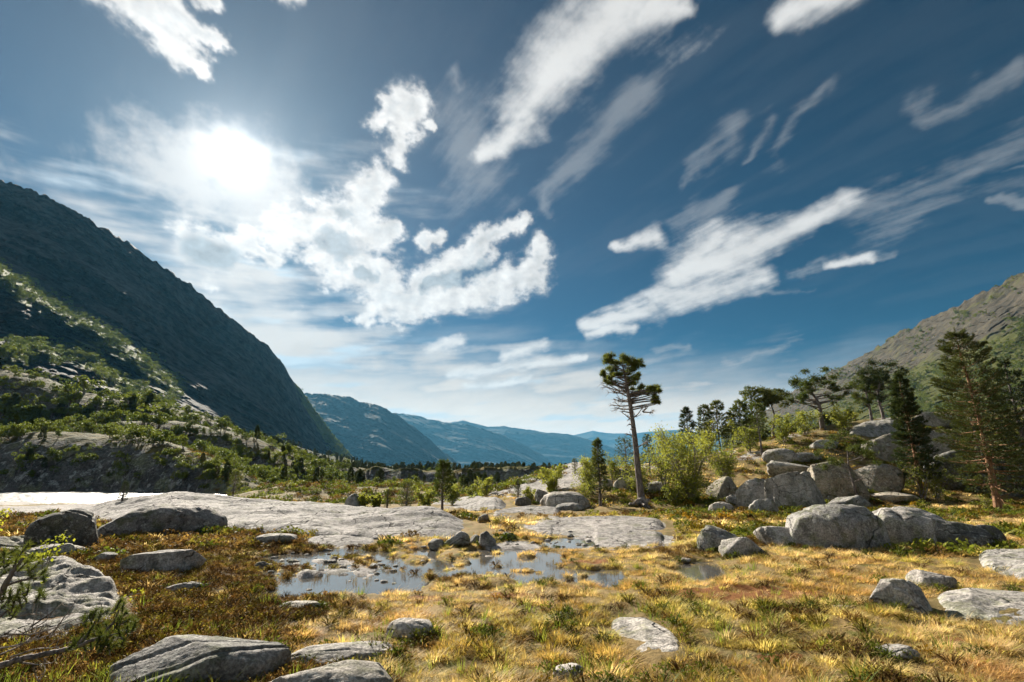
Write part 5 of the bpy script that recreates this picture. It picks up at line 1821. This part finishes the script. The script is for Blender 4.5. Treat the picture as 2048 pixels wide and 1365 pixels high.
def cushion(n_leaf, r, h, leaf, seed, mat, twigs=14, asp=0.6):
    rs = np.random.RandomState(seed)
    mb = MB()
    d = rs.normal(size=(n_leaf, 3))
    d[:, 2] = np.abs(d[:, 2])
    d /= np.linalg.norm(d, axis=1)[:, None]
    p = d * np.array([r, r, h]) * (rs.uniform(0.3, 1.0, n_leaf) ** 0.5)[:, None] * (1 + 0.35 * fbm2(d[:, 0] * 3 + seed, d[:, 1] * 3, 2))[:, None]
    mb.leaves(p, leaf, rs, 0.5, asp)
    for k in range(twigs):
        a = rs.uniform(0, 6.28)
        e = np.array([math.cos(a) * r * rs.uniform(0.3, 1), math.sin(a) * r * rs.uniform(0.3, 1), h * rs.uniform(0.7, 1.25)])
        mb.tube(bez((0, 0, -0.02), e * np.array([0.4, 0.4, 0.7]), e, 3), [0.006, 0.004, 0.002], 3)
    return mb.mesh('shrub', [MAT[mat]])


STRAW = [src('straw_tuft', blades(44, 0.082, 0.0072, 0.085, 900 + i, 'straw', 1.0)) for i in range(4)] + [src('straw_tuft', blades(30, 0.112, 0.0075, 0.06, 910 + i, 'straw', 0.8)) for i in range(2)]
STRAW_MID = [src('straw_tuft', blades(28, 0.115, 0.020, 0.15, 920 + i, 'straw', 1.0, 2)) for i in range(4)]
HEATH = [src('heather_tuft', cushion(130, 0.16, 0.10, 0.028, 930 + i, 'heather', 16, 0.4)) for i in range(4)]
HEATH_MID = [src('heather_tuft', cushion(80, 0.24, 0.15, 0.065, 940 + i, 'heather', 8, 0.5)) for i in range(3)]
BILB = [src('bilberry_tuft', cushion(110, 0.16, 0.14, 0.030, 950 + i, 'bilberry', 10, 0.6)) for i in range(3)]
BILB_MID = [src('bilberry_tuft', cushion(90, 0.28, 0.20, 0.07, 960 + i, 'bilberry', 6, 0.7)) for i in range(3)]
BLADE = [src('green_tuft', blades(30, 0.20, 0.008, 0.09, 970 + i, 'green_blades', 0.5)) for i in range(3)]
SEDGE = [src('sedge', blades(9, 0.20, 0.007, 0.05, 980 + i, 'heather', 0.25)) for i in range(3)]


def off_rock(x, y, grow=1.0):
    ok = np.ones(len(x), bool)
    for (cx, cy_, rx, ry, sl, zt) in ROCK_MASKS:
        if y.size:
            ok &= ell(x, y, (cx, cy_, rx * grow, ry * grow, sl)) > 1.0
    a = x / np.maximum(y, 0.5)
    for (X0, Yf, Ye, Zk) in SLAB_MASKS:
        inside = (a > X0[0]) & (a < X0[-1])
        yf, ye = np.interp(a, X0, Yf), np.interp(a, X0, Ye)
        ok &= ~(inside & (y > yf + 0.02 * yf) & (y < ye))
    for e in BARE:
        ok &= ell(x, y, e) > 0.85 + 0.3 * fbm2(x / 0.7, y / 0.7, 3)
    return ok


def sample(n, r0, r1, power, seed, amax=0.96):
    """points in the view's sector, thinning out with distance"""
    rs = np.random.RandomState(seed)
    q = rs.rand(n)
    k = 2 - power
    r = (r0 ** k + q * (r1 ** k - r0 ** k)) ** (1 / k)
    ph = rs.uniform(-amax, amax, n)
    x, y = np.sin(ph) * r, np.cos(ph) * r
    return x, y, rs


def zones(x, y):
    """shares of heather, bilberry, and straw by place"""
    n1 = fbm2(x / 2.6 + 3, y / 2.6, 4)
    n2 = fbm2(x / 1.1 + 13, y / 1.1 + 5, 3)
    n3_ = fbm2(x / 4.5 + 23, y / 4.5 + 9, 3)
    a = x / np.maximum(y, 0.5)
    left = 0.85 * sstep(-x - 0.14 * y + 1.6 * n1 + 0.6 * n2, 0.5, 2.6) * (1 - sstep(y, 26, 34))
    far = sstep(y, 18, 26)
    heath = np.clip(0.95 * left + 0.55 * far * sstep(n1, -0.1, 0.35) + 0.45 * sstep(n1 + 0.3 * n2, 0.30, 0.6), 0, 1)
    right_low = sstep(a, 0.35, 0.5) * sstep(y, 12, 16)
    bilb = np.clip(0.9 * np.exp(-((a - 0.30) / 0.10) ** 2 - ((y - 31) / 5.0) ** 2) + 0.65 * right_low * sstep(n3_, -0.2, 0.2) + 0.16 * sstep(n2 + n3_, 0.25, 0.6) + 0.4 * left * sstep(n3_, 0.1, 0.4), 0, 1)
    soil = np.zeros_like(x)
    for e_ in SOIL:
        soil = np.maximum(soil, 1 - sstep(ell(x, y, e_), 0.5, 1.1))
    return heath, bilb, soil, n1, n2, n3_


def plant(name, sources, x, y, rs, smin, smax, tint, label, sink=0.015, tilt=0.25, clump=0.0):
    z = H(x, y)
    ok = z > 0.045
    x, y, z, tint = x[ok], y[ok], z[ok], tint[ok]
    n = len(x)
    rot = np.stack([rs.normal(size=n) * tilt * 0.5, rs.normal(size=n) * tilt * 0.5, rs.uniform(-0.8, 0.8, n) if 'straw' in name else rs.uniform(0, 6.283, n)], -1)
    sc = rs.uniform(smin, smax, n)
    if clump:
        cl = fbm2(x / 0.42 + 7, y / 0.42, 2)
        sc *= 1 - 0.45 * clump + 0.95 * clump * sstep(cl, -0.2, 0.4)
        tint = tint * (0.80 + 0.35 * sstep(cl, -0.3, 0.35))[:, None]
    nearp = y < 24
    if nearp.any():
        din = np.full(nearp.sum(), 9.0)
        for e in POOL_E:
            din = np.minimum(din, ell(x[nearp], y[nearp], e))
        sc[nearp] *= 0.8 + 0.2 * sstep(din, 1.2, 2.2)
    return scatter(name, sources, np.stack([x, y, z - sink], -1), sc, rot, rs.randint(0, len(sources), n), tint, label)


def tints(rs, n, lo, hi, var=0.18):
    f = rs.rand(n, 1)
    return (np.array(lo) * (1 - f) + np.array(hi) * f) * (1 + var * rs.normal(size=(n, 1)))


def grow():
    # straw grass, near and mid-field
    for nm, S, n, r0, r1, pw, seed, sm in (('straw_grass', STRAW, 80000, 3.6, 17, 1.15, 31, (0.6, 1.25)), ('straw_grass', STRAW_MID, 32000, 16, 52, 1.5, 32, (0.7, 1.4))):
        x, y, rs = sample(n, r0, r1, pw, seed)
        hth, bil, soil, n1, n2, n3_ = zones(x, y)
        keep = (rs.rand(n) > 0.93 * hth) & (rs.rand(n) > 0.7 * bil) & (rs.rand(n) > 0.85 * soil) & off_rock(x, y)
        keep &= (n2 > -0.36) & (fbm2(x / 0.42 + 7, y / 0.42, 2) > -0.30)
        x, y, n1, n2, n3_ = x[keep], y[keep], n1[keep], n2[keep], n3_[keep]
        t = tints(rs, len(x), (0.90, 0.80, 0.66), (1.42, 1.36, 1.26))
        g = sstep(n3_ + 0.3 * n2 + 0.35 * np.exp(-((x - 0.4) / 2.0) ** 2 - ((y - 7.2) / 1.6) ** 2), 0.05, 0.5)[:, None]
        t = t * (1 - 0.75 * g) + t * np.array([0.74, 0.84, 0.42]) * 0.75 * g
        r_ = sstep(-n1 + 0.4 * n2, 0.15, 0.5)[:, None] * 0.6
        rust = (sstep(fbm2(x / 1.6 + 41, y / 1.6, 4), 0.12, 0.42) * 0.75)[:, None]
        t = t * (1 - r_) + t * np.array([0.85, 0.66, 0.48]) * r_
        t = t * (1 - rust) + t * np.array([0.66, 0.50, 0.38]) * rust
        ol = (rs.rand(len(x)) < 0.26)[:, None]
        t = np.where(ol, t * np.array([0.58, 0.70, 0.40]), t)
        plant(nm, S, x, y, rs, sm[0], sm[1], t, 'dry golden bog grass growing in tussocks' if S is STRAW else 'pale dry grass between the far rocks', clump=1.0)
    for nm, S, n, r0, r1, pw, seed, sm in (('heather', HEATH, 22000, 3.4, 17, 1.15, 41, (0.7, 1.35)), ('heather', HEATH_MID, 12000, 16, 56, 1.5, 42, (0.7, 1.5))):
        x, y, rs = sample(n, r0, r1, pw, seed)
        hth, bil, soil, n1, n2, n3_ = zones(x, y)
        keep = (rs.rand(n) < 0.025 + 0.97 * hth) & off_rock(x, y) & (rs.rand(n) > 0.8 * soil)
        x, y, n3_ = x[keep], y[keep], n3_[keep]
        t = tints(rs, len(x), (0.75, 0.66, 0.60), (1.45, 1.22, 1.02), 0.3)
        g = (rs.rand(len(x)) < 0.24)[:, None]
        t = np.where(g, t * np.array([1.25, 1.75, 0.9]), t)
        plant(nm, S, x, y, rs, sm[0], sm[1], t, 'low brown heather spread over the left of the bog' if S is HEATH else 'dark heather patches between the far rocks')
    for nm, S, n, r0, r1, pw, seed, sm in (('bilberry', BILB, 12000, 4, 17, 1.15, 51, (0.6, 1.2)), ('bilberry', BILB_MID, 14000, 15, 56, 1.5, 52, (0.7, 1.6))):
        x, y, rs = sample(n, r0, r1, pw, seed)
        hth, bil, soil, n1, n2, n3_ = zones(x, y)
        keep = (rs.rand(n) < 0.006 + bil) & off_rock(x, y)
        x, y = x[keep], y[keep]
        t = tints(rs, len(x), (0.6, 0.65, 0.5), (1.25, 1.1, 0.9), 0.2)
        o_ = (rs.rand(len(x)) < 0.15)[:, None]
        t = np.where(o_, t * np.array([1.7, 0.9, 0.6]), t)
        plant(nm, S, x, y, rs, sm[0], sm[1], t, 'green bilberry cushions in the heath' if S is BILB else 'green bilberry cushions under the pines and boulders')
    # fresh green grass in the near left corner and single green tufts
    x, y, rs = sample(6000, 3.2, 12, 1.1, 61)
    a = x / y
    w = np.exp(-((a + 0.80) / 0.20) ** 2 - ((np.hypot(x, y) - 5.5) / 1.3) ** 2) * 1.2 + 0.035
    keep = (rs.rand(len(x)) < w) & off_rock(x, y, 0.95)
    x, y = x[keep], y[keep]
    plant('green_grass', BLADE, x, y, rs, 0.7, 1.4, tints(rs, len(x), (0.8, 0.85, 0.7), (1.2, 1.15, 1.0)), 'fresh green grass blades at the near left corner')
    # taller pale stalks
    x, y, rs = sample(1500, 3.6, 16, 1.1, 65)
    hth, bil, soil, n1, n2, n3_ = zones(x, y)
    keep = off_rock(x, y) & (n1 + n2 > -0.1) & (rs.rand(len(x)) > 0.6 * hth)
    x, y = x[keep], y[keep]
    plant('straw_grass', STRAW[4:], x, y, rs, 0.9, 1.5, tints(rs, len(x), (0.9, 0.85, 0.75), (1.2, 1.15, 1.1)), 'tall pale grass stalks standing out of the tussocks')
    # plants crowding the feet of the boulders
    rs = np.random.RandomState(67)
    X, Y_ = [], []
    for (cx, cy_, rx, ry, sl, zt) in ROCK_MASKS:
        n = int(np.clip((rx + ry) * 26, 8, 150))
        th = rs.uniform(0, 6.283, n)
        k = rs.uniform(0.97, 1.22, n)
        yy = cy_ + ry * k * np.sin(th)
        X.append(cx + rx * k * np.cos(th) + (yy - cy_) * sl)
        Y_.append(yy)
    x, y = np.concatenate(X), np.concatenate(Y_)
    ok = off_rock(x, y, 0.97) & (y > 3.5)
    x, y = x[ok], y[ok]
    pick = rs.randint(0, 3, len(x))
    far_ = y > 17
    for k, (nm, S, Sm, lo, hi) in enumerate((('straw_grass', STRAW, STRAW_MID, (0.75, 0.68, 0.55), (1.2, 1.15, 1.05)), ('heather', HEATH, HEATH_MID, (0.7, 0.7, 0.6), (1.5, 1.4, 1.1)), ('bilberry', BILB, BILB_MID, (0.6, 0.65, 0.5), (1.2, 1.1, 0.9)))):
        for m, SS in ((~far_, S), (far_, Sm)):
            q = (pick == k) & m
            plant(nm, SS, x[q], y[q], rs, 0.7, 1.3, tints(rs, int(q.sum()), lo, hi), nm.replace('_', ' ') + (' crowding the feet of the near boulders' if SS is S else ' crowding the feet of the far boulders'))
    # sedge standing in the pool
    rs = np.random.RandomState(71)
    P = np.array([plane_pt(rs.uniform(560, 1240), rs.uniform(1100, 1172), 0.03) for i in range(900)])
    z = H(P[:, 0], P[:, 1])
    P = P[z < 0.03]
    n = len(P)
    cl = fbm2(P[:, 0] / 0.8, P[:, 1] / 0.8, 3) > 0.02
    P = P[cl]
    n = len(P)
    scatter('sedge', SEDGE, P - np.array([0, 0, 0.03]), rs.uniform(0.5, 1.0, n), np.stack([np.zeros(n), np.zeros(n), rs.uniform(0, 6, n)], -1), rs.randint(0, 3, n), np.ones((n, 3)), 'thin sedge stalks standing in the shallow pool')


grow()

# ------------------------------------------------------------------ woods on the slopes, too far to tell the trees apart
WOODS_C = [src('wood_conifer', m) for m in FARCON]
WOODS_B = [src('wood_birch', m) for m in FARBIR]


def wood_on_sheet(name, V, wgt, n, seed, smin, smax, label, sources):
    rs = np.random.RandomState(seed)
    nr, nc = wgt.shape
    c = np.clip(wgt[:-1, :-1], 0, None) ** 1.5
    # weight by cell area
    A = np.linalg.norm(np.cross(V[1:, :-1] - V[:-1, :-1], V[:-1, 1:] - V[:-1, :-1]), axis=2)
    pr = (c * A ** 0.6).ravel()
    pr /= pr.sum()
    k = rs.choice(len(pr), n, p=pr)
    i, j = k // (nc - 1), k % (nc - 1)
    s, t = rs.rand(n, 1), rs.rand(n, 1)
    p = V[i, j] * (1 - s) * (1 - t) + V[i + 1, j] * s * (1 - t) + V[i, j + 1] * (1 - s) * t + V[i + 1, j + 1] * s * t
    rot = np.stack([np.zeros(n), np.zeros(n), rs.uniform(0, 6.28, n)], -1)
    return scatter(name, sources, p - np.array([0, 0, 0.2]), rs.uniform(smin, smax, n), rot, rs.randint(0, len(sources), n), np.ones((n, 3)), label)


nz = fbm2(LA * 16 + 3, LE * 30, 4)
wl = np.clip(LG - 0.25 + 0.8 * nz, 0, 1) * (LG > 0.30)
wood_on_sheet('birch_wood', LV, wl, 4200, 81, 0.6, 1.5, 'bright birch scrub on the ledges of the left mountain', WOODS_B)
nz = fbm2(RA * 14 + 3, RE * 25, 4)
wr = np.clip(RG - 0.35 + 0.9 * nz, 0, 1) * (RG > 0.35)
wood_on_sheet('birch_wood', RV, wr, 7000, 82, 0.7, 1.6, 'green birch wood on the lower flank of the right mountain', WOODS_B)


def wood_on_land(name, n, seed, uv_box, label, sources, smin, smax, y0, y1, keep):
    rs = np.random.RandomState(seed)
    a0, a1 = ray(uv_box[0], 930)[0], ray(uv_box[1], 930)[0]
    a = rs.uniform(a0, a1, n)
    y = y0 * (y1 / y0) ** rs.rand(n)
    x = a * y
    ok = keep(x, y, a, rs)
    x, y = x[ok], y[ok]
    z = H(x, y)
    n = len(x)
    rot = np.stack([np.zeros(n), np.zeros(n), rs.uniform(0, 6.28, n)], -1)
    return scatter(name, sources, np.stack([x, y, z - 0.1], -1), rs.uniform(smin, smax, n), rot, rs.randint(0, len(sources), n), np.ones((n, 3)), label)


wood_on_land('conifer_wood', 3800, 91, (330, 1150), 'dark conifer wood filling the valley floor', WOODS_C + WOODS_B[:1], 0.28, 0.72, 210, 900,
             lambda x, y, a, rs: fbm2(x / 60, y / 60, 3) > -0.25)
wood_on_land('conifer_wood', 420, 92, (560, 1000), 'dark conifers on the near valley floor behind the slabs', WOODS_C + WOODS_B[:2], 0.16, 0.42, 85, 220,
             lambda x, y, a, rs: fbm2(x / 18, y / 18, 3) > -0.05)
wood_on_land('birch_scrub', 3400, 93, (-150, 700), 'birch scrub covering the terraced hillside across the river', WOODS_B, 0.20, 0.62, 88, 330,
             lambda x, y, a, rs: (fbm2(x / 14, y / 14, 4) > 0.02) & (H(x, y) > -0.8))

# heath on the flat between the slabs and the valley wood
x, y, rs = sample(9000, 42, 120, 1.2, 95)
a = x / y
keep = (a > -0.62) & (a < 0.10) & (H(x, y) > -0.85) & (fbm2(x / 6, y / 6, 3) > -0.22)
x, y = x[keep], y[keep]
half = rs.rand(len(x)) < 0.5
for nm, S, q, lo, hi in (('heather', HEATH_MID, half, (0.8, 0.75, 0.65), (1.5, 1.35, 1.05)), ('bilberry', BILB_MID, ~half, (0.6, 0.65, 0.5), (1.3, 1.2, 0.9))):
    plant_z = H(x[q], y[q])
    n = int(q.sum())
    rot = np.stack([np.zeros(n), np.zeros(n), rs.uniform(0, 6.28, n)], -1)
    scatter(nm, S, np.stack([x[q], y[q], plant_z - 0.03], -1), rs.uniform(1.2, 3.2, n), rot, rs.randint(0, len(S), n), tints(rs, n, lo, hi, 0.2), nm + ' shrubs on the flat behind the long slab')

# ------------------------------------------------------------------ dwarf pine, twigs and sprigs at the near left
def dwarf_pine():
    rs = np.random.RandomState(3)
    wood, dead, mb = MB(), MB(), MB()
    Y0 = 4.7
    base = at(-60, 1335, 4.9)
    org = np.array([base[0], base[1], Hs(base[0], base[1])])

    def Pt(u, v, dy=0.0):
        return at(u, v, Y0 + dy) - org

    def limb(pts, r0, r1, mb_=wood, sides=7):
        P = np.array(pts)
        k = np.linspace(0, len(P) - 1, 5 * len(P))
        q = np.stack([np.interp(k, np.arange(len(P)), P[:, i]) for i in range(3)], -1)
        q[1:-1] = (q[:-2] + q[1:-1] * 2 + q[2:]) / 4
        q += rs.normal(size=q.shape) * r0 * 0.12
        mb_.tube(q, np.linspace(r0, r1, len(q)), sides)
        return q

    def shoot(u, v, dy=0.0, L=0.10, ang=None):
        c = Pt(u, v, dy)
        a = rs.uniform(0.2, 2.4) if ang is None else ang
        d = np.array([math.cos(a) * 0.7, rs.uniform(-0.5, 0.5), math.sin(a)])
        d /= np.linalg.norm(d)
        st = c - d * L * 0.6
        wood.tube(np.array([st, c, c + d * L * 0.45]), [0.006, 0.005, 0.003], 5)
        t = rs.uniform(0.0, 1.05, 130)
        p = st + d * (t * L)[:, None]
        mb.needles(p, np.tile(d, (len(p), 1)) * 0.9, 0.055, 0.0042, 1, rs, 0.85)
        return st
    limb([Pt(-60, 1300), Pt(-20, 1215), Pt(15, 1165), Pt(32, 1135), Pt(45, 1118)], 0.034, 0.010)
    limb([Pt(10, 1172), Pt(45, 1160), Pt(78, 1156)], 0.012, 0.005)
    limb([Pt(-10, 1200), Pt(20, 1195), Pt(55, 1185)], 0.013, 0.005)
    limb([Pt(-40, 1255), Pt(0, 1235), Pt(22, 1215)], 0.013, 0.005)
    for (u, v) in [(8, 1112), (22, 1104), (36, 1112), (50, 1098), (60, 1120), (72, 1132), (58, 1142), (80, 1150), (88, 1156), (66, 1152), (30, 1128), (14, 1132), (0, 1118), (46, 1132), (44, 1172), (56, 1180), (50, 1195), (40, 1205),
                   (84, 1188), (76, 1196), (20, 1192), (14, 1205), (26, 1212), (30, 1226), (6, 1196), (-8, 1140), (4, 1150), (-10, 1170), (-20, 1120), (18, 1220), (34, 1190)]:
        shoot(u, v, rs.uniform(-0.2, 0.25))
    # the creeping limb along the ground with its green end
    limb([Pt(-90, 1352), Pt(0, 1334), Pt(40, 1318), Pt(95, 1308), Pt(150, 1296), Pt(195, 1278), Pt(225, 1250), Pt(238, 1222)], 0.030, 0.008)
    limb([Pt(150, 1296), Pt(180, 1262), Pt(192, 1240)], 0.011, 0.005)
    limb([Pt(195, 1278), Pt(235, 1268), Pt(262, 1252)], 0.010, 0.004)
    for (u, v) in [(236, 1210), (246, 1216), (228, 1222), (244, 1232), (236, 1246), (250, 1244), (262, 1248), (268, 1252), (254, 1260), (240, 1268), (226, 1276), (212, 1282), (196, 1284), (182, 1290), (168, 1292), (150, 1288), (160, 1280),
                   (176, 1236), (188, 1230), (200, 1232), (210, 1226), (170, 1244), (186, 1256), (198, 1262), (176, 1268), (206, 1272), (232, 1290), (218, 1296), (246, 1284), (200, 1298), (140, 1296), (215, 1256)]:
        shoot(u, v, rs.uniform(-0.15, 0.2), 0.085)
    # bare grey twigs
    for pts in [[(0, 1275), (45, 1268), (90, 1245), (112, 1215)], [(10, 1268), (60, 1270), (105, 1258), (150, 1240), (185, 1222)], [(-20, 1300), (30, 1292), (80, 1276), (130, 1262)], [(20, 1315), (70, 1298), (110, 1296), (150, 1280)],
                [(60, 1255), (95, 1232), (128, 1204)], [(40, 1325), (75, 1330), (105, 1326)], [(15, 1238), (60, 1228), (98, 1232)], [(100, 1275), (118, 1250), (130, 1232), (150, 1205)], [(0, 1310), (45, 1290), (60, 1275)], [(65, 1332), (72, 1350), (78, 1372)],
                [(150, 1250), (185, 1240), (205, 1218)]]:
        q = limb([Pt(u, v, rs.uniform(-0.1, 0.3)) for u, v in pts], 0.008, 0.002, dead, 5)
        for k in range(4):
            s = q[rs.randint(len(q) // 3, len(q))]
            twig_fan(dead, s, np.array([rs.uniform(-0.3, 1), rs.normal() * 0.5, rs.uniform(-0.2, 0.9)]), rs.uniform(0.05, 0.16), 0.003, rs, 1, 4, None, 0.5, 2)
    e = bpy.data.objects.new('dwarf_pine', None)
    COL.objects.link(e)
    e.location = org
    tag(e, 'low creeping pine with green tufts and bare grey twigs at the near left', 'pine bush')
    for nm, m, mt, sm in (('branches', wood, 'pine_bark', True), ('dead_twigs', dead, 'dead_wood', True), ('needles', mb, 'pine_needles_sunny', False)):
        obj(nm, m.mesh(nm, [MAT[mt]], sm), e)


dwarf_pine()


def sprig(name, stems, Y, leaf, label, n=26, mat='young_leaf'):
    rs = np.random.RandomState(int(stems[0][0][0]) + 900)
    wood, mb = MB(), MB()
    b = at(*stems[0][0], Y)
    org = np.array([b[0], b[1], min(Hs(b[0], b[1]), b[2])])
    for st in stems:
        P = np.array([at(u, v, Y) - org for u, v in st])
        if st is stems[0]:
            P[0, 2] = -0.03
        k = np.linspace(0, len(P) - 1, 10)
        q = np.stack([np.interp(k, np.arange(len(P)), P[:, i]) for i in range(3)], -1)
        wood.tube(q, np.linspace(0.005, 0.002, 10), 5)
        t = rs.uniform(2.0, 9.0, n)
        c = np.stack([np.interp(t, np.arange(10), q[:, i]) for i in range(3)], -1) + rs.normal(size=(n, 3)) * leaf * 0.55
        mb.leaves(c, leaf, rs, 0.3, 0.75)
    e = bpy.data.objects.new(name, None)
    COL.objects.link(e)
    e.location = org
    tag(e, label, 'birch sprig')
    obj('stems', wood.mesh('stems', [MAT['birch_bark']], True), e)
    obj('leaves', mb.mesh('leaves', [MAT[mat]]), e)


sprig('birch_sprig', [[(84, 1150), (100, 1115), (125, 1092), (156, 1062)], [(92, 1130), (108, 1090), (132, 1063)], [(84, 1140), (86, 1110), (90, 1080)]], 6.2, 0.036, 'thin birch sprig with bright yellow-green leaves in front of the dark boulder', 34)
sprig('birch_sprig', [[(225, 1206), (245, 1202), (262, 1190), (290, 1186)], [(258, 1192), (268, 1184), (282, 1180)]], 6.6, 0.034, 'short twig with yellow leaves beside the furrowed outcrop', 20)
sprig('birch_sprig', [[(-12, 1075), (2, 1045), (22, 1016)], [(-10, 1065), (-4, 1040), (8, 1018)]], 8.5, 0.045, 'leafy birch sprig at the left edge beside the flat rock', 30)

# ------------------------------------------------------------------ the air


def build_haze():
    y0, y1, z0, z1 = -17500.0, 17500.0, -260.0, HAZE_TOP
    bm = bmesh.new()
    bmesh.ops.create_cube(bm, size=1.0)
    for v in bm.verts:
        v.co = (v.co.x * 2 * 17500, y0 + (v.co.y + 0.5) * (y1 - y0), z0 + (v.co.z + 0.5) * (z1 - z0))
    me = bpy.data.meshes.new('haze')
    bm.to_mesh(me)
    bm.free()
    m, T = new_mat('haze_air')
    pv = T.n('ShaderNodeVolumePrincipled')
    pv.inputs['Color'].default_value = HAZE_COL
    pv.inputs['Density'].default_value = HAZE_DENSITY
    pv.inputs['Anisotropy'].default_value = HAZE_G
    o = T.n('ShaderNodeOutputMaterial')
    T.link(pv.outputs[0], o.inputs['Volume'])
    m.cycles.homogeneous_volume = True
    me.materials.append(m)
    return tag(obj('haze', me), 'thin blue haze filling the valley air', kind='stuff')


HAZE_COL = (0.18, 0.58, 0.95, 1.0)
HAZE_DENSITY = 3.3e-5
HAZE_G = 0.2
HAZE_TOP = 1.02 * max(max((o.matrix_basis @ o.data.vertices[i].co).z for i in range(0, len(o.data.vertices), 3)) for o in bpy.data.objects if o.type == 'MESH' and (o.name.startswith('mountain') or o.name.startswith('ridge'))) + 60
build_haze()
